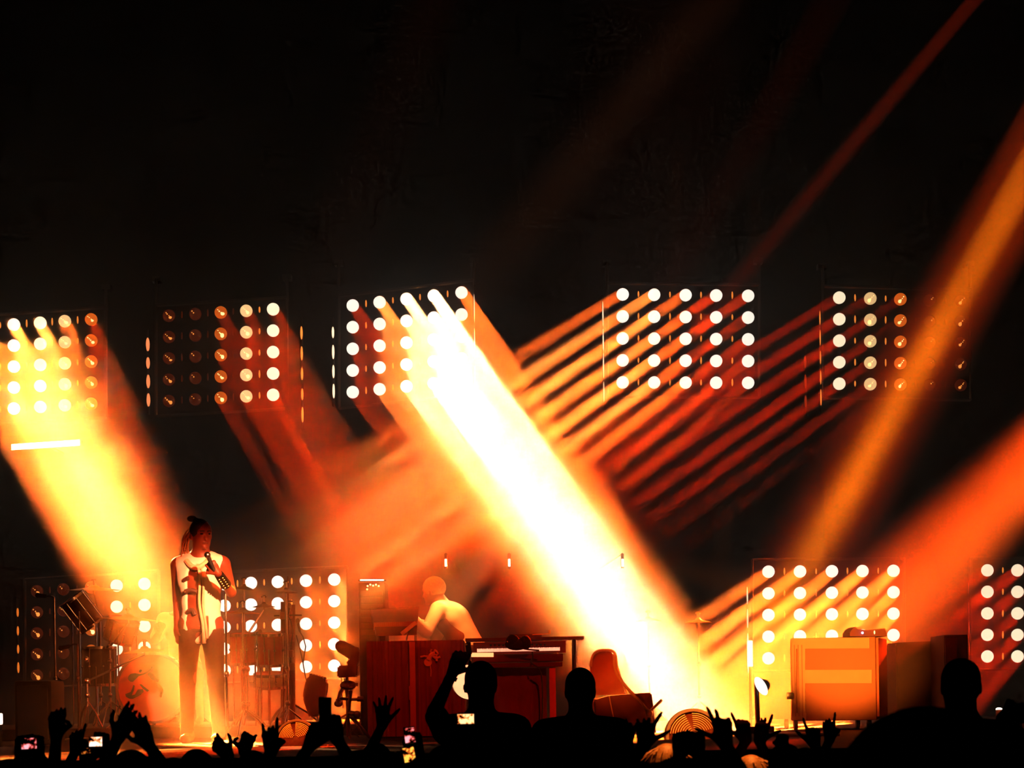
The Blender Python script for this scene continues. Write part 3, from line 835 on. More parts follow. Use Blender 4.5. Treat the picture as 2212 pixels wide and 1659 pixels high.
# white round board behind the first tall man
root = thing('white_drum', 'bright white upright drum half hidden behind the man with the raised phone', 'drum', (P(1012, 1475, 16.6).x, 16.75, STAGE))
c = P(1014, 1474, 16.6)
MB().lathe([(0, -.1), (.135, -.1), (.142, -.08), (.142, .08), (.135, .1), (0, .1)], Matrix.Translation(c + V(0, .12, 0)) @ YUP.to_4x4(), 36).build('shell', WHITEC, root)
MB().cyl(c + V(0, .12, -.1), V(c.x, c.y + .12, STAGE), .02).box(V(c.x, c.y + .12, STAGE + .015), (.3, .25, .03)).build('stand', DCHROME, root)
spot(V(-.9, 13.4, 3.6), c, 1200, 6, (1, .5, .25), .4, .05)  # added unseen spot that brightens the white drum

# centre right: rounded chair back, wedge, slanting stand
root = thing('armchair', 'hazy rounded orange chair back right of the second tall man', 'chair', (P(1318, 1500, 18).x, 18.2, STAGE))
pts = [(1276, 1502), (1276, 1440), (1279, 1420), (1290, 1407), (1310, 1404), (1326, 1408), (1331, 1424), (1334, 1450), (1345, 1475), (1356, 1500)]
mb = MB().prism([P(u, v, 18.0) for u, v in pts], V(0, .16, 0)); bmesh.ops.bevel(mb.bm, geom=list(mb.bm.edges), offset=.02, segments=2, affect='EDGES')
mb.build('backrest', mat('chair_orange', (.45, .10, .03), .8, noise=(4, .3)), root)
MB().tube(smooth_line([P(u, v, 17.97) for u, v in pts[1:]]), .012).build('piping', TAN, root)
MB().box((P(1316, 1520, 18).x, 18.15, STAGE + .25), (.36, .4, .1), bev=.02).build('seat', AMP, root)
for sx_ in (-1, 1):
    for sy_ in (-.15, .15): MB().cyl((P(1316, 1520, 18).x + sx_ * .14, 18.15 + sy_, STAGE + .22), (P(1316, 1520, 18).x + sx_ * .15, 18.15 + sy_, STAGE), .015).build('leg', DCHROME, root)
root = solid('wedge_monitor', 'red wedge speaker under the slanting stand, right of the second tall man', 'speaker',
             [(1286, 1512), (1316, 1503), (1408, 1496), (1418, 1586), (1290, 1590)], 16.6, .4, AMP, base=STAGE)
MB().tube([P(1316, 1503, 16.58), P(1329, 1570, 16.58), P(1331, 1590, 16.58)], .006).build('edge_trim', TAN, root)
d = 16.3
root = thing('boom_stand', 'long thin stand slanting from the chair back down to the pointing hand', 'stand', (P(1398, 1590, d).x, d, STAGE))
MB().tube(smooth_line([P(1327, 1414, d), P(1328, 1440, d), P(1336, 1462, d), P(1360, 1492, d), P(1400, 1538, d), V(P(1412, 1580, d).x, d, STAGE + .02)]), .012, 8).build('pole', TAN, root)
MB().tube([P(1376, 1508, d), P(1392, 1528, d), P(1404, 1536, d), P(1430, 1512, d)], .012).ell(P(1402, 1541, d), (.03, .03, .03)).build('elbow', TAN, root)
MB().lathe([(0, .03), (.02, .03), (.14, .012), (.14, 0), (0, 0)], Matrix.Translation((P(1412, 1580, d).x, d, STAGE)), 24).build('base', DCHROME, root)
# high-hat line and cymbals in the middle haze
cymbal_stand(1400, 1337, 21.0, 60, 'far cymbal lost in the white beam, left of the two thin ones', (1, 0), z0=STAGE)
cymbal_stand(1508, 1340, 21.0, 60, 'far thin cymbal edge-on at the dark gap between the beams', (0, 0), z0=STAGE)

# ------------------------------------------------------------------ taped flight case, speaker, riser
d = 18.0
root = thing('flight_case', 'big orange flight case with light tape bands shaped like a letter', 'case', (P(1805, 1560, d).x, d + .45, STAGE))
mpp = d / F
xa, xb = P(1709, 1460, d).x, P(1893, 1460, d).x; zt = P(1800, 1377, d).z
MB().box(((xa + xb) / 2, d + .4, (zt + STAGE + .08) / 2), (xb - xa, .8, zt - STAGE - .08), bev=.015).build('body', CASE, root)
def band(u0, u1, v0, v1, dd=.0, m=TAN, nm='tape_band', th=.03):
    a, b, c_, e = P(u0, v0, d), P(u1, v0, d), P(u1, v1, d), P(u0, v1, d)
    y = -.025 - dd
    MB().prism([a + V(0, y, 0), b + V(0, y, 0), c_ + V(0, y, 0), e + V(0, y, 0)], V(0, th, 0)).build(nm, m, root, smooth=False)
band(1711, 1880, 1378, 1401); band(1742, 1885, 1447, 1476)
band(1711, 1722, 1401, 1555); band(1726, 1742, 1401, 1555); band(1711, 1744, 1540, 1556, .006)
MB().box((xb + .012, d + .38, (zt + STAGE + .1) / 2), (.02, .7, zt - STAGE - .12)).build('side_band', mat('tape_orange', (.5, .12, .04), .7), root)
a = MB()
for k in range(4): a.box(P(1713 + 8 * k, 1470, d - .035), (.006, .006, .62))
a.build('ribs', CASE, root)
root.rotation_euler = (0, 0, R(-16)); root.location.x += .12
for su in (1722, 1882):
    for sy_ in (.1, .7):
        MB().cyl(V(P(su, 1570, d).x - .015, d + sy_, STAGE + .045), V(P(su, 1570, d).x + .015, d + sy_, STAGE + .045), .045, seg=18).build('wheel', RUBBER, root)
MB().box(P(1706, 1503, d - .02), (.055, .03, .06), bev=.006).build('latch', CHROME, root)
p = P(1850, 1369, 18.3)
root = thing('control_desk', 'small dark control box with a tiny blue-white light on top of the flight case', 'equipment', (p.x, 18.3, zt))
a, b = P(1835, 1373, 18.3), P(1915, 1368, 18.3)
mb = MB().prism([P(u, v, 18.1) for u, v in [(1836, 1374.5), (1836, 1366), (1842, 1358), (1848, 1354), (1853, 1359), (1870, 1361), (1912, 1357), (1917, 1374.5)]], V(0, .4, 0)).build('body', AMP, root, smooth=False)
MB().ell(P(1863, 1367, 18.07), (.010, .008, .010)).build('indicator_light', glow('led_blue', (.5, .45, 1), 8), root)
MB().ell(P(1889, 1366, 18.07), (.006, .008, .016)).build('switch', LED, root)
# grey-dark speaker tower and shelf right of the case
root = thing('speaker_cabinet', 'tall dark red speaker cabinet directly behind the bald man', 'speaker', (P(2055, 1500, 18.6).x, 18.9, STAGE))
x0, x1 = P(2040, 1440, 18.6).x, P(2092, 1440, 18.6).x; zt2 = P(2060, 1371, 18.6).z
MB().box(((x0 + x1) / 2, 18.9, (zt2 + STAGE) / 2), (x1 - x0, .6, zt2 - STAGE), bev=.012).build('cabinet', mat('cabinet_red', (.05, .008, .004), .7), root)
MB().box(((x0 + x1) / 2 - .05, 18.58, (zt2 + STAGE) / 2), ((x1 - x0) * .5, .02, zt2 - STAGE - .06), bev=.006).build('grille', mat('grille_red', (.12, .014, .006), .8), root)
o = solid('flat_case', 'long low dark case stretching left of the tall speaker cabinet', 'case', [(1935, 1388), (2038, 1384), (2040, 1560), (1938, 1562)], 19.2, .5, mat('case_dark', (.018, .004, .003), .8), base=STAGE)
root = thing('step_riser', 'low step with a bright front edge below the flight case', 'step', (P(1715, 1605, 16).x, 16.0, STAGE))
x0, x1 = P(1657, 1610, 15.8).x, P(1815, 1610, 15.8).x
MB().box(((x0 + x1) / 2, 16.05, STAGE + .012), (x1 - x0, .5, .024)).build('body', CASE, root)
MB().box(((x0 + x1) / 2, 15.79, STAGE + .02), (x1 - x0, .02, .012)).build('edge_trim', WHITEC, root)
# left: dark speaker at the edge, side lamp
root = thing('speaker_cabinet', 'black speaker box with rounded corners left of the drum kit', 'speaker', (P(75, 1500, 17).x, 17.2, STAGE))
x0, x1 = P(30, 1500, 17).x, P(112, 1500, 17).x; zt3 = P(70, 1470, 17).z
MB().box(((x0 + x1) / 2, 17.25, (zt3 + STAGE) / 2), (x1 - x0, .5, zt3 - STAGE), bev=.03).build('cabinet', BLACK, root)
MB().box(((x0 + x1) / 2, 16.99, (zt3 + STAGE) / 2), (x1 - x0 - .06, .02, zt3 - STAGE - .08), bev=.01).build('grille', RUBBER, root)
root = thing('side_lamp', 'white lamp cut by the left edge beside the black speaker box', 'stage light', (P(-4, 1560, 16.6).x, 16.6, STAGE))
MB().cyl(P(-10, 1545, 16.6), P(-10, 1580, 16.6) * 1.0, .05).build('housing', BLACK, root)
MB().box(P(0, 1553, 16.55), (.04, .04, .09), bev=.012).build('lens', glow('side_glow', (1, .7, .5), 4), root)
MB().cyl(P(-4, 1565, 16.6), V(P(-4, 1565, 16.6).x, 16.6, STAGE), .03).build('stand', BLACK, root)
# small right-edge lamp and box near the bald man's arm
root = thing('lit_box', 'small metal box with a round hole at the right edge, under the outstretched forearm', 'box', (P(2190, 1585, 15.6).x, 15.7, STAGE - .0))
MB().box(V(P(2190, 1582, 15.6).x, 15.75, STAGE + .09), (.13, .3, .18), bev=.008).build('body', mat('box_red', (.10, .02, .01), .5), root)
MB().cyl(P(2195, 1586, 15.585), P(2195, 1586, 15.60), .016).build('hole', INK, root)
root = thing('marker_lamp', 'small white oval lamp above the bald man\'s right shoulder', 'light', (P(2158, 1533, 16.4).x, 16.4, STAGE))
MB().ell(P(2158, 1532, 16.4), (.026, .02, .013)).build('lens', TUBE, root)
MB().cyl(P(2158, 1536, 16.42), V(P(2158, 1536, 16.4).x, 16.42, STAGE), .012).lathe([(0, .02), (.08, .015), (.08, 0), (0, 0)], Matrix.Translation((P(2158, 1536, 16.4).x, 16.42, STAGE)), 16).build('stand', BLACK, root)

# ------------------------------------------------------------------ people: one continuous surface per body
def axis(lo, hi, step, fines):
    xs = [lo]
    while xs[-1] < hi:
        x = xs[-1]; st_ = step
        for a, b, f in fines:
            if a - step <= x <= b: st_ = min(st_, f)
        xs.append(x + st_)
    return np.array(xs)


def sd_cone(p, a, b, ra, rb):
    ab = b - a; l2 = max(float(ab @ ab), 1e-9)
    t = np.clip((p - a) @ ab / l2, 0, 1)
    d = p - (a + t[..., None] * ab)
    return np.sqrt((d * d).sum(-1)) - (ra + (rb - ra) * t)


def sd_ell(p, c, rad, M):
    q = (p - c) @ M
    k0 = np.sqrt(((q / rad) ** 2).sum(-1)); k1 = np.sqrt(((q / (rad * rad)) ** 2).sum(-1)) + 1e-9
    return k0 * (k0 - 1) / k1


def smin(a, b, k):
    h = np.clip(.5 + .5 * (b - a) / k, 0, 1)
    return b + (a - b) * h - k * h * (1 - h)


def sdf_mesh(name, prims, step, fines, m, parent, cut=None, relax=1, loc=None):
    """prims: ('c',a,b,ra,rb,k) capsules, ('e',c,rad,M,k) ellipsoids, ('-e',...) carved; all in the parent's own coordinates"""
    lo = np.full(3, 1e9); hi = np.full(3, -1e9)
    for p in prims:
        if p[0] == 'c':
            r_ = max(p[3], p[4]) + .03
            for q in (p[1], p[2]): lo = np.minimum(lo, np.array(q) - r_); hi = np.maximum(hi, np.array(q) + r_)
        elif p[0] == 'e':
            r_ = max(p[2]) + .02; lo = np.minimum(lo, np.array(p[1]) - r_); hi = np.maximum(hi, np.array(p[1]) + r_)
    if cut: lo = np.maximum(lo, np.array(cut[0]) - .0001); hi = np.minimum(hi, np.array(cut[1]) + .0001)
    ax = [axis(lo[i] - .02, hi[i] + .02, step, [(f[0][i], f[1][i], f[2]) for f in fines]) for i in range(3)]
    n = [len(a) for a in ax]
    D = np.full(n, 9.0)
    for p in prims:
        if p[0] == 'c': c0 = np.minimum(p[1], p[2]) - max(p[3], p[4]) - .08; c1 = np.maximum(p[1], p[2]) + max(p[3], p[4]) + .08
        else: c0 = np.array(p[1]) - max(p[2]) - .08; c1 = np.array(p[1]) + max(p[2]) + .08
        sl = [slice(max(0, np.searchsorted(ax[i], c0[i]) - 1), min(n[i], np.searchsorted(ax[i], c1[i]) + 1)) for i in range(3)]
        if any(s_.stop - s_.start < 1 for s_ in sl): continue
        g = np.stack(np.meshgrid(ax[0][sl[0]], ax[1][sl[1]], ax[2][sl[2]], indexing='ij'), -1)
        if p[0] == 'c': d = sd_cone(g, np.array(p[1], float), np.array(p[2], float), p[3], p[4]); k = p[5]
        else: d = sd_ell(g, np.array(p[1], float), np.array(p[2], float), np.array(p[3], float)); k = p[4]
        old = D[sl[0], sl[1], sl[2]]
        D[sl[0], sl[1], sl[2]] = -smin(-old, d, k) if p[0] == '-e' else smin(old, d, k)
    if cut:
        X, Y, Z_ = np.meshgrid(*ax, indexing='ij')
        for q, (A, l_, h_) in enumerate(((X, cut[0][0], cut[1][0]), (Y, cut[0][1], cut[1][1]), (Z_, cut[0][2], cut[1][2]))):
            D = np.maximum(D, np.maximum(l_ - A, A - h_))
    for i in range(3):      # close the outside
        sl = [slice(None)] * 3; sl[i] = 0; D[tuple(sl)] = 9; sl[i] = -1; D[tuple(sl)] = 9
    S = D < 0
    cnt = np.zeros([k - 1 for k in n], np.int32); acc = np.zeros([k - 1 for k in n] + [3])
    def view(A, o): return A[o[0]:n[0] - 1 + o[0], o[1]:n[1] - 1 + o[1], o[2]:n[2] - 1 + o[2]]
    corners = [(i, j, k) for i in (0, 1) for j in (0, 1) for k in (0, 1)]
    base = np.stack(np.meshgrid(ax[0][:-1], ax[1][:-1], ax[2][:-1], indexing='ij'), -1)
    dd = [np.diff(a) for a in ax]; dG = np.stack(np.meshgrid(*dd, indexing='ij'), -1)
    for c0 in corners:
        for a_ in range(3):
            if c0[a_]: continue
            c1 = list(c0); c1[a_] = 1
            d0, d1 = view(D, c0), view(D, c1); x = (d0 < 0) != (d1 < 0)
            t = np.where(x, d0 / np.where(x, d0 - d1, 1), 0)
            pos = np.array(c0, float)[None, None, None, :] * np.ones_like(acc); pos[..., a_] = t
            acc += np.where(x[..., None], pos, 0); cnt += x
    act = cnt > 0
    idx = np.full(cnt.shape, -1, np.int64); idx[act] = np.arange(act.sum())
    co = (base + dG * acc / np.maximum(cnt, 1)[..., None])[act]
    faces = []
    for a_ in range(3):
        b_, c_ = (a_ + 1) % 3, (a_ + 2) % 3
        s0 = [slice(0, None)] * 3; s1 = [slice(0, None)] * 3
        s0[a_] = slice(0, -1); s1[a_] = slice(1, None)
        x = S[tuple(s0)] != S[tuple(s1)]
        ii = np.argwhere(x)
        ii = ii[(ii[:, b_] > 0) & (ii[:, c_] > 0) & (ii[:, b_] < n[b_] - 1) & (ii[:, c_] < n[c_] - 1)]
        if not len(ii): continue
        eb = np.zeros(3, int); eb[b_] = 1; ec = np.zeros(3, int); ec[c_] = 1
        q = [ii - eb - ec, ii - ec, ii, ii - eb]
        f = np.stack([idx[tuple(k_.T)] for k_ in q], 1)
        flip = ~S[tuple(ii.T)]
        f[flip] = f[flip][:, ::-1]
        faces.append(f)
    F_ = np.concatenate(faces)
    F_ = F_[(F_ >= 0).all(1)]
    for _ in range(relax):
        s_ = np.zeros_like(co); w_ = np.zeros(len(co))
        for k in range(4):
            np.add.at(s_, F_[:, k], co[F_[:, (k + 1) % 4]] + co[F_[:, (k - 1) % 4]]); np.add.at(w_, F_[:, k], 2)
        co = co * .5 + (s_ / np.maximum(w_, 1)[:, None]) * .5
    me = bpy.data.meshes.new(name)
    cen = (co.min(0) + co.max(0)) / 2 if parent else np.zeros(3)
    me.from_pydata((co - cen).tolist(), [], F_.tolist())
    me.materials.append(m)
    for p in me.polygons: p.use_smooth = True
    o = bpy.data.objects.new(name, me); COL.objects.link(o); o.location = cen
    if parent: o.parent = parent
    return o


I3 = np.eye(3)
def A(v): return np.array([v[0], v[1], v[2]], float)
def unit(v): v = A(v); return v / (np.linalg.norm(v) + 1e-9)


def hand_prims(w, up, thumb, curl, tcurl, s=1.0, spread=.14, tang=.9, palm=(0, 1, 0)):
    """w: wrist, up: towards the fingers, thumb: side the thumb is on, curl: four values 0..1 (index first); fingers fold towards up x thumb"""
    up = unit(up); th = A(thumb) - up * float(A(thumb) @ up); th = unit(th)
    pal = np.cross(up, th)                    # palm side normal
    if float(pal @ A(palm)) < 0: pal = -pal
    o = []; k = .007 * s
    w = A(w)
    pc = w + up * .055 * s
    M = np.stack([th, pal, up], 1)
    o.append(('e', pc, (.043 * s, .017 * s, .056 * s), M, .02))
    o.append(('c', w, w + up * .03 * s, .025 * s, .026 * s, .02))
    o.append(('c', w + up * .088 * s + th * .030 * s, w + up * .082 * s - th * .034 * s, .0125 * s, .0115 * s, .012))
    for i, (off, L, r_) in enumerate(((.032, .076, .0106), (.011, .084, .0108), (-.011, .078, .0103), (-.032, .060, .0090))):
        c = curl[i]
        base = w + up * (.094 - .003 * i) * s + th * off * s
        d = unit(up + th * (spread * (1.3 - i) * (1 - c)))
        p = base
        for seg, (fr, ang) in enumerate(((.45, 85), (.30, 100), (.25, 65))):
            a_ = R(ang * c + 5)
            d = unit(d * math.cos(a_) + pal * math.sin(a_)) if seg == 0 else unit(d * math.cos(a_) + np.cross(np.cross(d, pal) if abs(d @ pal) < .98 else th, d) * math.sin(a_))
            q = p + d * L * fr * s
            o.append(('c', p, q, r_ * s * (1 - .1 * seg), r_ * s * (.92 - .1 * seg), .006 if seg else .009)); p = q
            pal_n = pal
    # thumb
    b = w + up * .022 * s + th * .030 * s
    d = unit(up * math.cos(tang) + th * math.sin(tang) + pal * .25 * (1 + tcurl))
    m_ = b + d * .046 * s; o.append(('c', b, m_, .0155 * s, .0115 * s, .014))
    d2 = unit(d * (1 - tcurl) + (up * .3 - th * .8 + pal * .6) * tcurl)
    e = m_ + d2 * .032 * s; o.append(('c', m_, e, .011 * s, .0105 * s, .006))
    d3 = unit(d2 * (1 - tcurl * .6) + (-th) * tcurl * .6); o.append(('c', e, e + d3 * .026 * s, .0105 * s, .0085 * s, .006))
    return o


OPEN = (0, 0, 0, 0); FIST = (1, 1, 1, 1); POINT = (0, 1, 1, 1); HORNS = (0, 1, 1, 0); PEACE = (0, 0, 1, 1); RELAX = (.3, .35, .4, .45)


def figure(name, label, base, height=1.72, yaw=0, arms=None, pose=None, group=None, skin=None, cloth=None, hair='short', hairm=None,
           step=.02, wide=1.0, cat='person', headturn=0, headfine=None, legs=True, facez=False):
    """base: where the feet stand; the figure faces +y turned by yaw. arms: list of dict(side, wrist(world), up(world), thumb(world), curl, tc)"""
    s = height / 1.75
    root = thing(name, label, cat, base, yaw, group)
    Mi = root.matrix_basis.inverted()
    def L(p): return A(Mi @ Vector(p))
    def Ld(v): return A(Mi.to_3x3() @ Vector(v))
    J = dict(pelvis=(0, 0, .94), waist=(0, 0, 1.10), chest=(0, 0, 1.29), neck=(0, -.01, 1.47), head=(0, .015, 1.635))
    if pose:
        for k, v in pose.items(): J[k] = v
    J = {k: np.array(v, float) * s for k, v in J.items() if not isinstance(v, str)}
    lat = np.array([math.cos(J.get('twist', np.zeros(1))[0] if False else 0), 0, 0]); lat = np.array([1., 0, 0])
    def frame(up_):
        u = unit(up_); f = unit(np.cross(u, lat)); x = np.cross(f, u); return np.stack([x, f, u], 1)
    sp = J['neck'] - J['waist']; M = frame(sp); Mp = frame(J['waist'] - J['pelvis'])
    w_ = wide
    pr = [('e', J['pelvis'], (.165 * s * w_, .115 * s * w_, .13 * s), Mp, .03),
          ('e', J['waist'], (.145 * s * w_, .105 * s * w_, .14 * s), M, .06),
          ('e', J['chest'], (.172 * s * w_, .118 * s * w_, .18 * s), M, .06)]
    shc = J['neck'] - M[:, 2] * .045 * s
    shl = {k: shc + M[:, 0] * sg * .185 * s * w_ - M[:, 2] * .02 * s for k, sg in (('R', 1), ('L', -1))}
    pr.append(('c', shl['L'] + M[:, 0] * .03, shl['R'] - M[:, 0] * .03, .062 * s, .062 * s, .05))
    pr.append(('c', J['neck'] - M[:, 2] * .03 * s, J['head'] - M[:, 2] * .05 * s, .068 * s, .064 * s, .03))
    for sg in (-1, 1): pr.append(('c', J['neck'] - M[:, 2] * .0 * s, shc + M[:, 0] * sg * .13 * s, .045 * s, .045 * s, .05))
    # head
    cs, sn = math.cos(headturn), math.sin(headturn)
    hup = unit(J['head'] - J['neck'] + np.array([0, 0, .35]) * s)
    f0 = np.array([-sn, cs, 0.]); f0 = unit(f0 - hup * float(f0 @ hup)); hx = np.cross(f0, hup)
    HM = np.stack([hx, f0, hup], 1); hc = J['head']
    def hp(x, y, z): return hc + (hx * x + f0 * y + hup * z) * s
    hd = [('e', hp(0, -.008, .02), (.079 * s, .096 * s, .094 * s), HM, .02),
          ('e', hp(.018, -.01, .03), (.062 * s, .086 * s, .080 * s), HM, .02), ('e', hp(-.018, -.01, .03), (.062 * s, .086 * s, .080 * s), HM, .02),
          ('e', hp(0, .028, -.045), (.061 * s, .066 * s, .070 * s), HM, .03),
          ('c', hp(0, .082, .0), hp(0, .100, -.030), .009 * s, .014 * s, .012),
          ('e', hp(0, .086, -.064), (.024 * s, .010 * s, .008 * s), HM, .008),
          ('e', hp(0, .075, -.098), (.026 * s, .020 * s, .018 * s), HM, .015),
          ('c', hp(-.045, .074, .022), hp(.045, .074, .022), .012 * s, .012 * s, .015),
          ('e', hp(.079, -.002, -.015), (.014 * s, .017 * s, .030 * s), HM, .006),
          ('e', hp(-.079, -.002, -.015), (.014 * s, .017 * s, .030 * s), HM, .006)]
    pr += hd
    if legs:
        for sg in (-1, 1):
            h_ = J['pelvis'] + np.array([sg * .085, 0, -.02]) * s
            kn = np.array(pose['knee' + 'LR'[sg > 0]]) * s if pose and 'kneeL' in pose else np.array([sg * .10, .03, .50]) * s
            an = np.array(pose['foot' + 'LR'[sg > 0]]) * s if pose and 'footL' in pose else np.array([sg * .11, -.01, .08]) * s
            pr += [('c', h_, kn, .088 * s * w_, .056 * s, .04), ('c', kn, an, .055 * s, .036 * s, .02),
                   ('c', an + np.array([0, -.02, -.035]) * s, an + np.array([0, .15, -.045]) * s, .036 * s, .030 * s, .02)]
    # arms
    fines = []; done = set(); info = {}
    for a_ in (arms or []):
        sd = a_['side']; done.add(sd)
        sh = shl[sd]; wr = L(a_['wrist']); u1, u2 = .295 * s, .265 * s
        v = wr - sh; dist = np.linalg.norm(v)
        if dist > (u1 + u2) * .995: u1 *= dist / (u1 + u2) * 1.005; u2 = dist * 1.005 - u1 if False else u2 * dist / ((.56) * s) * 1.005
        aa = (u1 * u1 - u2 * u2 + dist * dist) / (2 * dist); hh = math.sqrt(max(u1 * u1 - aa * aa, 0))
        pole = Ld(a_.get('pole', (0, .6, -.8))) + np.array([(.5 if sd == 'R' else -.5), 0, 0]) * (0 if 'pole' in a_ else 1)
        e_ = unit(v); pl = unit(pole - e_ * float(pole @ e_)); el = sh + e_ * aa + pl * hh
        pr += [('c', sh, el, .052 * s, .040 * s, .035), ('c', el, wr, .040 * s, .026 * s, .012)]
        hs = a_.get('scale', 1.0) * s
        up = Ld(a_['up']); th = Ld(a_['thumb'])
        hpz = hand_prims(wr, up, th, a_['curl'], a_.get('tc', .2), hs, a_.get('spread', .14), a_.get('tang', .9), Ld(a_.get('palm', (0, 1, 0))))
        pr += hpz
        pts = np.array([q for p in hpz for q in ((p[1], p[2]) if p[0] == 'c' else (p[1],))])
        fines.append((pts.min(0) - .02, pts.max(0) + .02, a_.get('fine', .006)))
        info[sd] = (sh, el, wr)
    for sd, sg in (('R', 1), ('L', -1)):
        if sd in done: continue
        sh = shl[sd]; el = sh + np.array([sg * .06, .0, -.29]) * s; wr = el + np.array([sg * .0, .07, -.25]) * s
        pr += [('c', sh, el, .052 * s, .040 * s, .035), ('c', el, wr, .040 * s, .026 * s, .012), ('e', wr + np.array([0, .01, -.08]) * s, (.02 * s, .042 * s, .09 * s), I3, .02)]
        info[sd] = (sh, el, wr)
    if headfine: fines.append((hc - .14 * s, hc + .14 * s, headfine))
    body = sdf_mesh('body', pr, step, fines, skin or CROWDSKIN, root)
    hm_ = hairm or CROWDHAIR
    if hair in ('short', 'cropped'):
        t = .003 if hair == 'cropped' else .013
        hp_ = [('e', hp(0, -.014, .028), ((.081 + t) * s, (.096 + t) * s, (.092 + t) * s), HM, .001), ('-e', hp(0, .13, -.05), (.09 * s, .105 * s, .11 * s), HM, .01), ('-e', hp(0, -.02, -.14), (.12 * s, .12 * s, .09 * s), HM, .01)]
        sdf_mesh('hair', hp_, .012, [], hm_, root)
    elif hair == 'long':
        hp_ = [('e', hp(0, -.016, .026), (.092 * s, .108 * s, .110 * s), HM, .001), ('c', hp(0, -.05, 0), hp(0, -.07, -.22), .085 * s, .07 * s, .03), ('-e', hp(0, .14, -.05), (.085 * s, .10 * s, .12 * s), HM, .01)]
        h_ = sdf_mesh('hair', hp_, .014, [], hm_, root)
        mb = MB()
        for k in range(170):
            a0 = rnd.uniform(0, 2 * PI); r0 = rnd.uniform(.0, .09)
            p0 = Vector(hp(r0 * math.cos(a0), -.016 + r0 * math.sin(a0), .125 - r0 * .45))
            d_ = Vector((math.cos(a0) * .6 + rnd.uniform(-.3, .3), math.sin(a0) * .6, -.2 + rnd.uniform(-.2, .35)))
            mb.tube([p0, p0 + d_ * .03 * s, p0 + d_ * rnd.uniform(.05, .10) * s + V(0, 0, -.02)], .0024, 4)
        mb.build('hair_strands', hm_, root, world=False)
    elif hair == 'cap':
        hp_ = [('e', hp(0, -.01, .035), (.088 * s, .106 * s, .098 * s), HM, .001), ('e', hp(0, .10, .035), (.07 * s, .075 * s, .010 * s), HM, .01), ('-e', hp(0, 0, -.11), (.15 * s, .2 * s, .12 * s), HM, .004)]
        sdf_mesh('cap', hp_, .012, [], CROWD, root)
    if cloth:
        t = .012
        cl = [('e', J['pelvis'], (.172 * s * w_ + t, .118 * s * w_ + t, .15 * s), Mp, .03), ('e', J['waist'], (.150 * s * w_ + t, .108 * s * w_ + t, .15 * s), M, .06),
              ('e', J['chest'], (.174 * s * w_ + t, .120 * s * w_ + t, .185 * s), M, .06),
              ('c', shl['L'] + M[:, 0] * .02, shl['R'] - M[:, 0] * .02, .064 * s + t, .064 * s + t, .05)]
        for sg in (-1, 1): cl.append(('c', J['neck'] - M[:, 2] * .02 * s, shc + M[:, 0] * sg * .13 * s, .045 * s + t * .6, .045 * s + t, .05))
        for sd in ('R', 'L'):
            sh, el, wr = info[sd]; cl.append(('c', sh, sh + (el - sh) * .75, .056 * s + t, .050 * s + t, .03))
        cl.append(('-e', J['neck'] + M[:, 2] * .045 * s, (.075 * s, .08 * s, .05 * s), M, .01))
        sdf_mesh('shirt', cl, .02, [], cloth, root)
        if legs:
            tr = []
            for sg in (-1, 1):
                h_ = J['pelvis'] + np.array([sg * .085, 0, -.02]) * s; kn = np.array([sg * .10, .03, .50]) * s; an = np.array([sg * .11, -.01, .10]) * s
                if pose and 'kneeL' in pose: kn = np.array(pose['knee' + 'LR'[sg > 0]]) * s; an = np.array(pose['foot' + 'LR'[sg > 0]]) * s
                tr += [('c', h_, kn, .094 * s * w_ + .01, .070 * s, .04), ('c', kn, an, .068 * s, .056 * s, .02)]
            tr.append(('e', J['pelvis'], (.170 * s * w_, .122 * s * w_, .12 * s), Mp, .03))
            sdf_mesh('trousers', tr, .024, [], CROWD, root)
    return dict(root=root, hp=hp, J=J, info=info, shl=shl, s=s, M=M, Mi=Mi)


UPV = (0, 0, 1)
def uv_dir(a_deg, y=0.):
    """direction in the picture plane, 90 = straight up, 0 = to the right"""
    return V(math.cos(R(a_deg)), y, math.sin(R(a_deg)))


PLACED = []; SH = [0.0]
def free(u, d, rng=1.9, gap=.52, must=True):
    best = d; k = 0
    for st_ in range(int(rng / .05)):
        for sg in (1, -1):
            dd = d + sg * st_ * .05; p = P(u, 1600, dd)
            if 6.3 < dd < 12.55 and all((p.x - q[0]) ** 2 + (dd - q[1]) ** 2 > gap * gap for q in PLACED):
                PLACED.append((p.x, dd)); return dd
    if not must: return None
    p = P(u, 1600, d); PLACED.append((p.x, d)); return d


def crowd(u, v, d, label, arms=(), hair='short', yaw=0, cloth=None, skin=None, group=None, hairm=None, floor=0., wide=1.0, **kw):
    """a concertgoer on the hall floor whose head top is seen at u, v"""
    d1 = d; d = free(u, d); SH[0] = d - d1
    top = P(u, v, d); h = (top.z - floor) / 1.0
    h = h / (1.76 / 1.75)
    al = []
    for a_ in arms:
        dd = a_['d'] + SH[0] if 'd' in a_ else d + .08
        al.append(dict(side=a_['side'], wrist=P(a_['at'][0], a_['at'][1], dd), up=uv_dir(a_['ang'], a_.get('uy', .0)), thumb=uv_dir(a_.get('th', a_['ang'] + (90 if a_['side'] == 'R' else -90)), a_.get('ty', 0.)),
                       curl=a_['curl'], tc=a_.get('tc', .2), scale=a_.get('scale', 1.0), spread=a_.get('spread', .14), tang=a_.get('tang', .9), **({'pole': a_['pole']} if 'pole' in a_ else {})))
    return figure('person', label, V(top.x, d, floor), h, R(yaw), al, hair=hair, cloth=cloth or CROWD, skin=skin, group=group, hairm=hairm, wide=wide, **kw)


